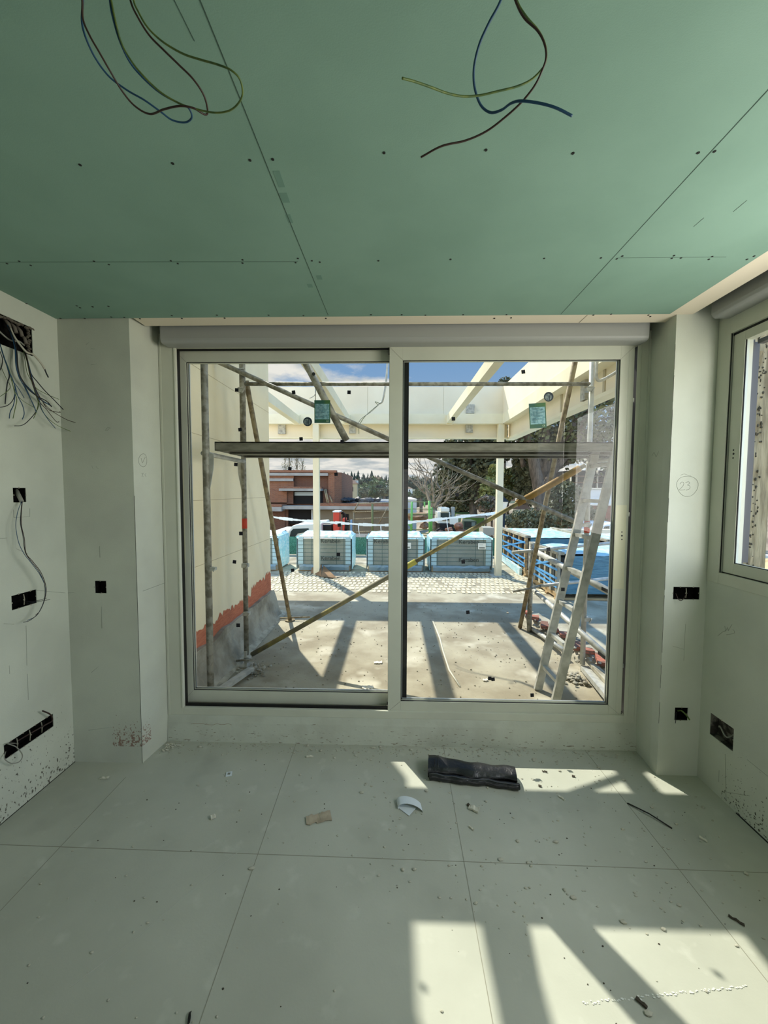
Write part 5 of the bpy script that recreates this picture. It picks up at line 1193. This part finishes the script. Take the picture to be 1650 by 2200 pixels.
for i in range(n+1):
    for j in range(n+1):
        x = 5+6*i/n; y = 4.2+4*j/n; r_ = ((x-8)/3)**2+((y-6.2)/2)**2; vs.append((x, y, max(-.01, .75*math.exp(-r_*1.8)+.06*noise.noise(Vector((x*2, y*2, 0))))))
b.add(vs, [(i*(n+1)+j, (i+1)*(n+1)+j, (i+1)*(n+1)+j+1, i*(n+1)+j+1) for i in range(n) for j in range(n)], True); tag(b.build('sand_heap', sand), 'heap of yellow sand at the far right beyond the crates', 'sand heap')

# ------------------------------------------------------------------ trees
def leaves(b, c_, rad, n, s, seed, shell=.55):
    rnd = random.Random(seed)
    for i in range(n):
        while True:
            v = Vector((rnd.uniform(-1, 1), rnd.uniform(-1, 1), rnd.uniform(-1, 1)))
            l = v.length
            if .05 < l < 1: break
        if l < shell and rnd.random() < .7: v = v*(shell+.4*rnd.random())/l
        k = 1+.28*noise.noise(v*2.3+Vector((seed, 0, 0)))
        p = Vector(c_)+Vector((v.x*rad[0]*k, v.y*rad[1]*k, v.z*rad[2]*k))
        a = Vector((rnd.gauss(0, 1), rnd.gauss(0, 1), rnd.gauss(0, 1))).normalized(); t = a.orthogonal().normalized(); u = a.cross(t); q = s*rnd.uniform(.6, 1.4)
        b.add([p-t*q, p+u*q*.55, p+t*q, p-u*q*.55], [(0, 1, 2, 3)])
def limb(b, p, d, L_, r_, depth, rnd, spread=.55, up=.15):
    pts = [p]; dd = d.copy()
    for i in range(4):
        dd = (dd+Vector((rnd.gauss(0, .12), rnd.gauss(0, .12), rnd.gauss(0, .08)+up*.3))).normalized(); pts.append(pts[-1]+dd*L_/4)
    b.path(pts, r_, 6, r_*.55)
    if depth > 0:
        for k in range(3 if depth > 1 else 3):
            q = pts[2+rnd.randrange(3)]; nd = (dd+Vector((rnd.gauss(0, spread), rnd.gauss(0, spread), rnd.gauss(0, spread)*.6+up))).normalized()
            limb(b, q, nd, L_*rnd.uniform(.55, .8), r_*.5, depth-1, rnd, spread, up)
def tree(name, label, px, ybase, Y, cat, crowns, leafm, barkm, n, s, seed, trunk_r=.2, depth=1, lean=0, group=None, zb=None):
    """crowns = list of (px, py, rx_px, ry_px) ellipses in the photograph at distance Y, given their real size there"""
    z0 = gz(0, Y) if zb is None else zb
    A = aty(px, ybase, Y); A = Vector((A.x, Y, gz(A.x, Y) if zb is None else zb))
    t = thing(name, label, cat, A, group)
    rnd = random.Random(seed); b = MB()
    cs = []
    for (cx, cy, rx, ry) in crowns:
        c_ = aty(cx, cy, Y+rnd.uniform(-.8, .8)); k = Y/FPX; cs.append((c_, (rx*k, min(rx, ry)*k*1.1, ry*k)))
    if trunk_r:
        c0 = cs[0][0]; mid = A.lerp(c0, .5)+Vector((rnd.gauss(0, .15), 0, 0))
        b.path(spline([A, mid, c0], 5), trunk_r, 10, trunk_r*.55)
        for c_, r_ in cs[1:]: b.path(spline([mid, mid.lerp(c_, .6)+Vector((0, 0, .2)), c_], 4), trunk_r*.5, 7, trunk_r*.2)
        if depth: 
            for c_, r_ in cs: limb(b, A.lerp(c_, .7), (c_-A).normalized(), r_[2]*.9, trunk_r*.35, depth, rnd)
        b.build('trunk', barkm, t)
    if leafm:
        b = MB(); tot = sum(r_[0]*r_[2] for _, r_ in cs)
        for i, (c_, r_) in enumerate(cs): leaves(b, c_, r_, int(n*r_[0]*r_[2]/tot), s, seed*7+i)
        f_ = b.build('foliage', leafm, t); f_['kind'] = 'stuff'
    return t
tree('umbrella_pine', 'tall dark pine with a forked trunk right of the right pergola post', 1160, 1130, 20, 'tree',
     [(1165, 870, 90, 70), (1260, 880, 110, 75), (1110, 935, 50, 40), (1200, 960, 70, 45), (1310, 960, 80, 60), (1290, 820, 80, 50)], pineL, bark, 9000, .13, 3, trunk_r=.38, depth=1)
b = MB(); pn = bpy.data.objects['umbrella_pine']
for pp, r_ in (([(1165, 1130), (1160, 1060), (1150, 1010), (1140, 960), (1120, 900)], .34), ([(1160, 1080), (1185, 1020), (1215, 980), (1250, 930)], .22)):
    b.path(spline([aty(x, y, 19.3) for x, y in pp], 5), r_, 10, r_*.6)
b.build('trunk', bark, pn)
tree('holm_oak', 'broad dark green tree filling the view left of the right post', 1020, 1120, 24, 'tree',
     [(1010, 985, 62, 60), (975, 1020, 42, 48), (1045, 960, 50, 50), (1000, 1060, 45, 40), (1050, 1010, 30, 45)], leafD, bark, 8000, .14, 5, trunk_r=.3, depth=1)
tree('olive_tree', 'grey-green tree behind the bare tree', 965, 1120, 27, 'tree', [(960, 1050, 34, 42), (985, 1090, 30, 26)], mat('olive_leaf', (96, 104, 78), .8, c2=(66, 74, 54), scale=1.3), bark, 3000, .13, 6, trunk_r=.2, depth=0)
tree('yellow_shrub', 'yellow-green shrub just left of the right pergola post', 1050, 1120, 18, 'shrub', [(1050, 1060, 20, 32), (1062, 1020, 14, 24)], leafY, bark, 2200, .08, 8, trunk_r=.06, depth=0)
tree('flowering_shrub', 'pale pinkish shrub below the yellow-green one', 1048, 1120, 17, 'shrub', [(1046, 1083, 22, 18)], mat('pinkish_leaf', (142, 126, 112), .8, c2=(76, 82, 58), scale=3, lo=.42, hi=.55), bark, 1400, .07, 9, trunk_r=.05, depth=0)
tree('yellow_tree', 'sunlit yellow-green tree just right of the right post', 1092, 1110, 26, 'tree', [(1096, 1028, 20, 24), (1085, 1060, 16, 22)], leafY, bark, 1800, .12, 10, trunk_r=.1, depth=0)
tree('cypress_tree', 'dark tree behind the right pergola fascia', 1135, 1110, 23, 'tree', [(1130, 990, 28, 60), (1130, 1050, 26, 40)], leafD, bark, 3000, .13, 12, trunk_r=.15, depth=0)
tree('hedge', 'dark hedge beyond the slatted crates', 1170, 1130, 15.5, 'hedge', [(1140, 1118, 50, 24), (1200, 1110, 50, 30), (1215, 1068, 40, 34), (1260, 1112, 40, 26)], leafD, bark, 6000, .07, 13, trunk_r=0)
tree('garden_shrub', 'low garden shrub under the street lantern', 1110, 1130, 17, 'shrub', [(1108, 1120, 26, 14)], mat('silver_leaf', (110, 116, 96), .8, c2=(70, 74, 56), scale=3), bark, 1000, .07, 14, trunk_r=0)
tree('tree_top', 'small treetop peeping above the corner of the pergola', 1087, 1000, 34, 'tree', [(1086, 817, 15, 7), (1092, 850, 20, 20)], leafD, bark, 900, .12, 15, trunk_r=.12, depth=0)
# bare tree
A = aty(930, 1150, 18); t = thing('bare_tree', 'leafless tree with upright pale branches in the middle distance', 'tree', (A.x, 18, gz(A.x, 18)))
rnd = random.Random(12); b = MB(); base = Vector((A.x, 18, gz(A.x, 18))); f0 = aty(932, 1092, 18); b.path(spline([base, base.lerp(f0, .5)+Vector((.05, 0, 0)), f0], 4), .24, 10, .15); b.build('trunk', barkL, t)
b = MB()
for (x, y, r_) in ((912, 1030, .09), (925, 1015, .08), (938, 1035, .09), (955, 1050, .08), (968, 1065, .06), (905, 1050, .06)):
    tip = aty(x, y, 18+rnd.uniform(-.8, .8)); mid = f0.lerp(tip, .5)+Vector((rnd.gauss(0, .1), 0, -.08)); b.path(spline([f0, mid, tip], 5), r_, 7, r_*.4)
    for k in range(5):
        q = f0.lerp(tip, rnd.uniform(.3, 1)); limb(b, q, ((tip-f0).normalized()+Vector((rnd.gauss(0, .8), rnd.gauss(0, .5), rnd.gauss(0, .35)))).normalized(), rnd.uniform(.5, 1.1), .028, 1, rnd)
b.build('branches', barkL, t)['kind'] = 'stuff'
# poplars behind the brick house
for k, (px, tp) in enumerate(((612, 985), (622, 983), (638, 984), (650, 990))):
    Y = 62; A = aty(px, 1090, Y); top = aty(px, tp, Y); t = thing('poplar', ('leftmost', 'second', 'third', 'rightmost')[k]+' of the four bare poplars above the brick house', 'tree', (A.x, Y, -3), 'poplars behind the brick house')
    rnd = random.Random(50+k); b = MB(); b.tube((A.x, Y, -3), top, .16, 6, .03)
    for i in range(34):
        q = Vector((A.x, Y, -3)).lerp(top, .35+.62*rnd.random()); b.tube(q, q+Vector((rnd.gauss(0, .35), rnd.gauss(0, .35), rnd.uniform(.7, 1.6))), .045, 4, .015)
    b.build('trunk', barkL, t)
    b = MB(); leaves(b, aty(px, tp+22, Y), (.55, .5, 1.9), 120, .10, 60+k); b.build('foliage', mat('sparse_leaf', (150, 146, 110), .8), t)['kind'] = 'stuff'

# ------------------------------------------------------------------ brick house
YH = 30.0
hX = lambda px, Y=YH: aty(px, 1056, Y).x
hZ = lambda py, Y=YH: aty(700, py, Y).z
bh = thing('brick_house', 'unfinished red brick house with grey concrete bands on the left', 'building', (-8, YH, -3))
def hp(name, m, px0, px1, py0, py1, dy0=0, dy1=.3, par=None, Y=YH):
    b = MB(); b.box(hX(px0, Y), hX(px1, Y), Y+dy0, Y+dy1, hZ(py1, Y), hZ(py0, Y)); return b.build(name, m, par or bh)
hp('upper_block', brickD, 455, 705, 1011, 1180, .6, 9)
b = MB(); x0, x1 = hX(704), hX(731); b.prism([(x0, YH+.3), (x1-.5, YH+.3), (x1, YH+.8), (x1, YH+9), (x0, YH+9)], 2, -3, hZ(1014)); b.build('brick_wing', brickA, bh)
hp('parapet', brickA, 455, 722, 1010, 1015, .2, .7); hp('concrete_band', concB, 455, 704, 1016, 1022, .15, .7)
hp('brick_panel', brickA, 455, 629, 1022, 1080, .3, .8); hp('concrete_band', concB, 455, 629, 1028, 1034, .1, .5)
hp('brick_panel', brickA, 606, 692, 1046, 1050, -.3, .3); hp('canopy_slab', concB, 604, 692, 1050, 1055, -.6, .6)
hp('opening', darkroom, 629, 690, 1056, 1083, .45, .62); hp('open_view', mat('pale_opening', (206, 216, 214), .9), 630, 674, 1057, 1065, .40, .47)
hp('column', brickD, 615, 629, 1056, 1083, .1, .6)
hp('low_wall', brickA, 455, 616, 1056, 1080, .0, .6)
hp('roof_slab', concB, 614, 850, 1086, 1093, -1.2, 12); hp('roof_edge', brickA, 690, 850, 1080, 1086, -1.2, -.9); hp('roof_slab', concB, 455, 616, 1088, 1097, -1.5, 0)
hp('brick_panel', brickA, 455, 616, 1083, 1088, -1.4, 0); hp('brick_panel', brickD, 455, 616, 1097, 1180, -.6, 0)
hp('opening', darkroom, 620, 673, 1093, 1125, -.2, .3); hp('column', brickD, 614, 622, 1093, 1180, -.5, .0)
hp('taupe_wall', renderT, 673, 850, 1093, 1180, -.6, 0); hp('doorway', darkroom, 738, 751, 1103, 1145, -.66, -.58); hp('pipe', whiteP, 673, 675, 1095, 1130, -.7, -.62)
b = MB(); b.box(hX(731), hX(870), YH-.9, YH+12, hZ(1085), hZ(1080.5)); b.build('flat_roof', roofM, bh)
b = MB(); b.box(hX(762), hX(850), YH+3, YH+12, hZ(1080.5), hZ(1080.5)+.10); b.build('wet_sheet', metalroof, bh)
random.seed(6)
b = MB()
for i in range(14):
    x = random.uniform(hX(735), hX(815)); b.blob((x, YH+random.uniform(0, 2.5), hZ(1080)+.2), (random.uniform(.2, .5), .3, random.uniform(.12, .28)), i)
o = b.build('roofing_rolls', roofM, bh); o['kind'] = 'stuff'
for k, (pa, pb) in enumerate(((694, 1056, 703, 1079), (698, 1052, 706, 1079), (708, 1064, 714, 1079))) if False else []: pass
for (xa, ya, xb, yb_) in ((697, 1052, 703, 1080), (700, 1051, 706, 1080), (708, 1065, 714, 1080)):
    b = MB(); b.tube(aty(xa, ya, YH+.2), aty(xb, yb_, YH-.3), .05, 6); b.build('leaning_board', wood, bh)
# scaffold frame on the low wing
gs = thing('far_scaffold', 'dull green tube scaffold in front of the taupe wall', 'scaffold', (hX(800, 27), 27, -3))
for (xa, ya, xb, yb_) in ((800, 1083, 800, 1160), (760, 1100, 760, 1160), (842, 1083, 842, 1160), (758, 1100, 850, 1097), (760, 1115, 850, 1112), (760, 1143, 850, 1140), (832, 1092, 812, 1128), (760, 1100, 770, 1080), (768, 1082, 850, 1080)):
    b = MB(); b.tube(aty(xa, ya, 27), aty(xb, yb_, 27), .05 if xa != 800 or xb != 800 else .09, 6); b.build('tube', greenD if xa == xb == 800 else rusty, gs)
gf = thing('green_frame', 'bright green steel frames with rails right of the central mullion', 'frame', (hX(900, 14), 14, gz(0, 14)))
for (xa, ya, xb, yb_, r_) in ((885, 1078, 883, 1160, .045), (922, 1076, 924, 1160, .05), (928, 1090, 927, 1160, .03), (912, 1078, 912, 1090, .03)):
    b = MB(); b.tube(aty(xa, ya, 14), aty(xb, yb_, 14), r_, 6); b.build('upright', greenP, gf)
for (ya) in (1078, 1093, 1104, 1137, 1145, 1150):
    b = MB(); b.tube(aty(868, ya, 14), aty(935, ya+1, 14), .018, 6); b.build('rail', greenD, gf)
b = MB(); b.tube(aty(872, 1120, 14), aty(886, 1135, 14), .03, 6); b.build('rail', greenP, gf)
for k, (x0, x1, y0, y1, lb) in enumerate(((872, 921, 1101, 1117, 'upper brown soil bag on the green steel frame'), (903, 921, 1122, 1138, 'lower brown soil bag on the green steel frame'))):
    A = aty((x0+x1)/2, (y0+y1)/2, 15.2); k_ = 15.2/FPX; b = MB(); b.blob(A, ((x1-x0)/2*k_, .45, (y1-y0)/2*k_), k+3, n=3); tag(b.build('soil_bag', earth), lb, 'bag')
# white loader machine
A = aty(958, 1150, 16.5); z0 = gz(A.x, 16.5); t = thing('white_loader', 'white compact loader with a dark-glazed cab beyond the pallets', 'machine', (A.x, 16.5, z0)); k_ = 16.5/FPX
def mp(name, m, x0, x1, y0, y1, d0=0, d1=1.2, bev=.03):
    P_, Q_ = aty(x0, y1, 16.5), aty(x1, y0, 16.5); b = MB(); b.box(P_.x, Q_.x, 16.5+d0, 16.5+d1, P_.z, Q_.z); return b.build(name, m, t, bevel=bev)
mp('cab_roof', truckW, 947, 966, 1091, 1100); mp('cab', truckW, 940, 968, 1100, 1125, .1, 1.2); mp('cab_glass', glassD, 947, 965, 1102, 1118, .04, .12, 0); mp('chassis', black, 944, 975, 1125, 1140, .0, 1.4); mp('bonnet', truckW, 966, 985, 1112, 1128); mp('boom', mat('loader_grey', (150, 150, 142), .6), 972, 980, 1090, 1120, .3, .6)
for x_ in (948, 972): 
    c_ = aty(x_, 1142, 16.4); b = MB(); b.tube((c_.x, 16.3, c_.z-.1), (c_.x, 16.6, c_.z-.1), .26, 14); b.build('wheel', rubber, t)
t2 = thing('grey_container', 'dark glazed site cabin behind the yellow brace', 'cabin', aty(1008, 1150, 18)); t = t2
def bx_at(name, m, x0, x1, y0, y1, Y, d, par):
    P_, Q_ = aty(x0, y1, Y), aty(x1, y0, Y); b = MB(); b.box(P_.x, Q_.x, Y, Y+d, P_.z, Q_.z); return b.build(name, m, par)
bx_at('cabin_body', mat('cabin_green', (52, 72, 60), .5), 996, 1024, 1120, 1160, 18, 1.5, t2); bx_at('cabin_window', glassD, 1000, 1012, 1122, 1132, 17.95, .06, t2); bx_at('cabin_window', mat('pale_glass', (120, 140, 136), .2), 1013, 1021, 1122, 1130, 17.95, .06, t2)
o = bx_at('garden_wall', mat('garden_wall', (148, 146, 134), .9), 980, 1100, 1106, 1112, 21, .2, None) ; tag(o, 'low grey garden wall behind the site cabin', 'wall')
b = MB(); b.box(hX(1000, 22), hX(1042, 22), 22, 27, -1.0, hZ(1102, 25)); tag(b.build('lawn_bank', grass), 'strip of bright lawn under the trees', 'lawn', kind='stuff')
o = bx_at('concrete_block', mat('grey_block', (160, 156, 142), .9), 1038, 1062, 1134, 1150, 12, .6, None); tag(o, 'grey concrete block beside the right post', 'block')
random.seed(31)
for k, (px, py) in enumerate(((965, 1138), (990, 1142), (1010, 1145), (985, 1130), (945, 1146))):
    c_ = aty(px, py, 13.5); b = MB(); b.blob(c_, (random.uniform(.14, .26), .2, random.uniform(.08, .14)), k, n=2); tag(b.build('brick_rubble', mat('reddish_rubble', (136, 92, 74), .95, c2=(110, 84, 66), scale=9)), ('reddish rubble lump behind the loader', 'reddish rubble lump under the yellow brace', 'reddish rubble lump nearest the grey block', 'upper reddish rubble lump by the site cabin', 'reddish rubble lump left of the loader wheels')[k], 'rubble')
b = MB(); b.tube(aty(985, 1148, 13.4), aty(994, 1112, 13.6), .035, 6); tag(b.build('leaning_post', wood), 'wooden post leaning among the rubble', 'post')

# truck with red loader crane
tk = thing('white_truck', 'cream truck cab with a red loader crane behind the pallets', 'truck', (aty(650, 1150, 14).x, 14, -3)); YT = 14
def tp(name, m, x0, x1, y0, y1, d0=0, d1=1.9, bev=.06, par=None):
    P_, Q_ = aty(x0, y1, YT), aty(x1, y0, YT); b = MB(); b.box(P_.x, Q_.x, YT+d0, YT+d1, P_.z, Q_.z); return b.build(name, m, par or tk, bevel=bev)
P_ = lambda x, y: (aty(x, y, YT).x, aty(x, y, YT).z)
b = MB(); b.prism([P_(616, 1160), P_(620, 1140), P_(627, 1130), P_(636, 1127), P_(690, 1124), P_(692, 1160)], 1, YT, YT+1.9); b.build('cab', truckW, tk, bevel=.05)
b = MB(); b.prism([P_(622, 1156), P_(625, 1142), P_(630, 1136), P_(663, 1135), P_(664, 1142), P_(640, 1146), P_(632, 1156)], 1, YT-.02, YT+.02); b.build('cab_window', glassD, tk)
tp('side_mirror', black, 614, 617, 1138, 1150, -.3, -.1, .01); tp('bonnet', truckW, 585, 616, 1141, 1160, .2, 1.8); tp('fuel_tank', black, 684, 712, 1128, 1160, .3, 1.6)
cr = tp('crane_column', redM, 715, 728, 1101, 1165, .1, .6, .02); tp('crane_head', whiteP, 714, 729, 1098, 1101, .05, .65, .01); tp('crane_jib', redM, 734, 742, 1114, 1165, .2, .5, .02)
b = MB(); 
for k in range(6): b.path(spline([aty(733+k, 1104, YT+.2), aty(737+k, 1100+k, YT+.15), aty(742, 1112+2*k, YT+.2), aty(741+k*.6, 1140, YT+.2)], 4), .02, 5)
b.build('hydraulic_hoses', black, tk)['kind'] = 'stuff'
tp('control_box', black, 741, 747, 1120, 1165, .2, .5, .01); tp('hydraulic_ram', mat('ram_blue', (120, 150, 176), .4), 751, 755, 1118, 1165, .2, .35, .01); tp('truck_bed', mat('bed_grey', (90, 92, 88), .7), 700, 860, 1160, 1175, 0, 2.0)
for x_ in (640, 760, 800): c_ = aty(x_, 1190, YT); b = MB(); b.tube((c_.x, YT-.05, -2.55), (c_.x, YT+.25, -2.55), .45, 16); b.build('wheel', rubber, tk)

# street lantern
t = thing('street_lantern', 'black street lantern with white glass beside the right post', 'lamp', (aty(1082, 1150, 13).x, 13, -.2))
c_ = aty(1082, 1100, 13); b = MB(); b.tube((c_.x, 13, gz(c_.x, 13)), (c_.x, 13, aty(1082, 1096, 13).z), .05, 8); b.build('lamp_post', black, t)
def frus(c_, r0, r1, z0, z1, m, name, n=4, par=None):
    b = MB(); vs = [Vector((c_.x+r_*cos(pi/4+2*pi*k/n), c_.y+r_*sin(pi/4+2*pi*k/n), z_)) for r_, z_ in ((r0, z0), (r1, z1)) for k in range(n)]
    b.add(vs, [tuple(reversed(range(n))), tuple(range(n, 2*n))]+[(i, (i+1) % n, (i+1) % n+n, i+n) for i in range(n)]); return b.build(name, m, par or t)
zz = lambda y: aty(1082, y, 13).z
frus(c_, .09, .17, zz(1094), zz(1078), mat('lantern_glass', (232, 232, 222), .3), 'lantern_glass'); frus(c_, .20, .05, zz(1078), zz(1070), black, 'lantern_roof'); frus(c_, .03, .01, zz(1070), zz(1066), black, 'finial')
for k in range(4):
    a = pi/4+pi/2*k; b = MB(); b.tube((c_.x+.09*cos(a), 13+.09*sin(a), zz(1094)), (c_.x+.17*cos(a), 13+.17*sin(a), zz(1078)), .012, 4); b.build('lantern_bar', black, t)

# houses among the trees
def house(label, px, py, wpx, hpx, Y, mw, mr, gable=False, wins=2, group=None):
    A = aty(px, py, Y); k_ = Y/FPX; wd, ht = wpx*k_, hpx*k_; dp = wd*.8
    t = thing('far_house', label, 'house', (A.x, Y, A.z-ht/2), group)
    b = MB(); b.box(A.x-wd/2, A.x+wd/2, Y, Y+dp, A.z-ht/2-4, A.z+ht*.2); b.build('wall', mw, t)
    z0 = A.z+ht*.2; b = MB(); e_ = wd*.06
    if gable: b.prism([(A.x-wd/2-e_, z0), (A.x+wd/2+e_, z0), (A.x, z0+ht*.35)], 1, Y-e_, Y+dp)
    else: b.add([(A.x-wd/2-e_, Y-e_, z0), (A.x+wd/2+e_, Y-e_, z0), (A.x+wd/2+e_, Y+dp, z0), (A.x-wd/2-e_, Y+dp, z0), (A.x-wd*.15, Y+dp*.5, z0+ht*.3), (A.x+wd*.15, Y+dp*.5, z0+ht*.3)], [(0, 1, 5, 4), (1, 2, 5), (2, 3, 4, 5), (3, 0, 4), (3, 2, 1, 0)])
    b.build('roof', mr, t)
    for i in range(wins):
        x = A.x-wd/2+wd*(i+.75)/(wins+.5); b = MB(); b.box(x-wd*.05, x+wd*.05, Y-.08, Y+.05, A.z-ht*.28, A.z+.0*ht); b.build('window', darkroom, t)
    return t
house('cream house with a brown tiled roof behind the brick house', 750, 1046, 34, 34, 62, farC, farR, wins=2)
house('white flat villa highest on the hillside', 797, 1036, 22, 9, 175, farW, farW, wins=3)
house('white house lower down on the hillside', 824, 1041, 14, 12, 165, farW, farR, wins=2)
house('small white house left of the hillside villas', 765, 1034, 9, 9, 180, farW, farR, wins=1)
house('grey house on the hillside behind the villas', 806, 1027, 26, 7, 200, farR, farR, wins=0)
house('white house at the foot of the hill right of the mullion', 876, 1052, 20, 12, 120, farW, farR, wins=2)
house('white roofed shed behind the green frames', 878, 1076, 34, 16, 40, farW, farW, wins=0)
house('white gabled house seen between the post and the pine', 1126, 1050, 24, 28, 28, farW, mat('far_slate', (190, 200, 206), .8), True, wins=2)
house('white garden house behind the hedge', 1128, 1100, 34, 30, 22, farW, farR, wins=1)
house('tiled roof of a house high up right of the post', 1098, 1014, 20, 12, 60, farR, farR, wins=0)
rh = thing('reflected_villa', 'house shape standing for a brick and white reflection behind the ladder', 'building', (hX(1290, 21), 21, -1))  # added building shape in place of a reflection in the right glass
def rp(name, m, px0, px1, py0, py1, d0=0, d1=4, Y=21, par=None):
    a_, c_ = aty(px0, 1056, Y), aty(px1, 1056, Y); b = MB(); b.box(a_.x, c_.x, Y+d0, Y+d1, aty(1270, py1, Y).z, aty(1270, py0, Y).z); return b.build(name, m, par or rh)
rp('brick_base', brick('reflected_brick', (138, 70, 54), (110, 58, 46), (128, 96, 80)), 1224, 1420, 1086, 1180); rp('white_band', mat('reflected_render', (208, 214, 216), .9), 1224, 1420, 1050, 1086, -.05); rp('string_course', farW, 1222, 1420, 1083, 1086, -.15, .1); rp('string_course', farW, 1222, 1420, 1048, 1051, -.15, .1)
rp('upper_floor', darkroom, 1228, 1420, 1010, 1048, .3); 
for x_ in (1228, 1240, 1262, 1285, 1310): rp('glazing_bar', farW, x_, x_+1.5, 1010, 1048, .1, .25)
for y_ in (1022, 1036): rp('glazing_bar', farR, 1228, 1420, y_, y_+1.5, .1, .25)
# silver car
YCR = 13.5; t = thing('silver_car', 'silver car parked at the right behind the crates', 'car', (aty(1310, 1150, YCR).x, YCR, -1))
P2 = lambda x, y: (aty(x, y, YCR).x, aty(x, y, YCR).z)
b = MB(); b.prism([P2(1272, 1176), P2(1272, 1152), P2(1284, 1148), P2(1296, 1129), P2(1305, 1126), P2(1350, 1126), P2(1368, 1148), P2(1385, 1152), P2(1385, 1176)], 1, YCR, YCR+1.7); b.build('car_body', carW, t, bevel=.05)
for pp in ([(1290, 1148), (1299, 1131), (1309, 1130), (1309, 1149)], [(1313, 1149), (1313, 1130), (1347, 1130), (1358, 1149)]):
    b = MB(); b.prism([P2(*q) for q in pp], 1, YCR-.012, YCR+.02); b.build('car_window', glassD, t)
for x_ in (1288, 1368): c_ = aty(x_, 1176, YCR); b = MB(); b.tube((c_.x, YCR-.02, c_.z), (c_.x, YCR+.2, c_.z), .31, 16); b.build('wheel', rubber, t)
# long pale wall beyond the crates
o = bx_at('boundary_wall', mat('boundary_wall', (206, 200, 180), .9), 1112, 1330, 1138, 1146, 11, .2, None); tag(o, 'low pale wall behind the crates', 'wall')

# conifers and round trees on the hillside
rnd = random.Random(77)
def conifer(name, x, y, z, h, label, grp):
    b = MB(); n = 7; 
    for l in range(4):
        z0 = z+h*(.12+.2*l); r_ = h*.20*(1-l*.2); vs = [(x+r_*(1+.25*rnd.gauss(0, 1))*cos(2*pi*k/n), y+r_*sin(2*pi*k/n), z0) for k in range(n)]+[(x, y, z0+h*(.36 if l < 3 else .28))]
        b.add(vs, [(k, (k+1) % n, n) for k in range(n)]+[tuple(reversed(range(n)))])
    b.tube((x, y, z-1), (x, y, z+h*.3), h*.03, 5)
    return tag(b.build(name, conif), label, 'tree', grp)
for i in range(95):
    Y = rnd.uniform(200, 250); px = rnd.uniform(725, 850) if i < 62 else rnd.uniform(868, 945)
    x = aty(px, 1056, Y).x; z = hz(x, Y); conifer('conifer', x, Y, z-.5, rnd.uniform(3.2, 7.0)*(1.15 if px < 800 else .8), 'dark conifer on the wooded hillside', 'conifers on the hillside')
def bush(name, x, y, z, r_, m, label, grp, n=260, s=.5):
    b = MB(); leaves(b, (x, y, z+r_*.7), (r_, r_, r_*.75), n, s, int(x*7+y)); b.blob((x, y, z+r_*.6), (r_*.75, r_*.75, r_*.6), int(x), n=2)
    return tag(b.build(name, m), label, 'tree', grp)
for i in range(60):
    Y = rnd.uniform(90, 190); px = rnd.uniform(732, 850) if i < 38 else rnd.uniform(868, 960)
    x = aty(px, 1056, Y).x; z = hz(x, Y); mm = (conif, leafG, leafD)[i % 3]
    bush('round_tree', x, Y, z-.3, rnd.uniform(1.8, 3.6), mm, ('blackish', 'mid green', 'dark olive')[i % 3]+' round tree on the wooded hillside', 'round trees on the hillside', s=.55)
for i, (px, py, r_, Y) in enumerate(((762, 1066, 13, 70), (785, 1060, 15, 72), (806, 1058, 14, 68), (826, 1056, 13, 66), (745, 1068, 9, 66), (875, 1066, 12, 60), (892, 1070, 14, 58), (905, 1058, 16, 55))):
    A = aty(px, py, Y); k_ = Y/FPX; b = MB(); leaves(b, A, (r_*k_, r_*k_, r_*k_*.75), 900, .17, 300+i); b.blob(A-Vector((0, 0, .2)), (r_*k_*.8, r_*k_*.8, r_*k_*.55), i, n=2)
    t = tag(b.build('garden_tree', leafG if i not in (1, 3, 6) else leafD), ('dark', 'rounded')[i % 2]+' garden tree beyond the brick house, '+('above the truck crane', 'left of the wet roof sheet', 'behind the wet roof sheet', 'beside the central mullion', 'nearest the cream house', 'just right of the mullion', 'behind the green frames', 'behind the bare tree')[i], 'tree')
    b = MB(); b.tube((A.x, Y, -3), (A.x, Y, A.z), .25, 6); b.build('trunk', bark, t)
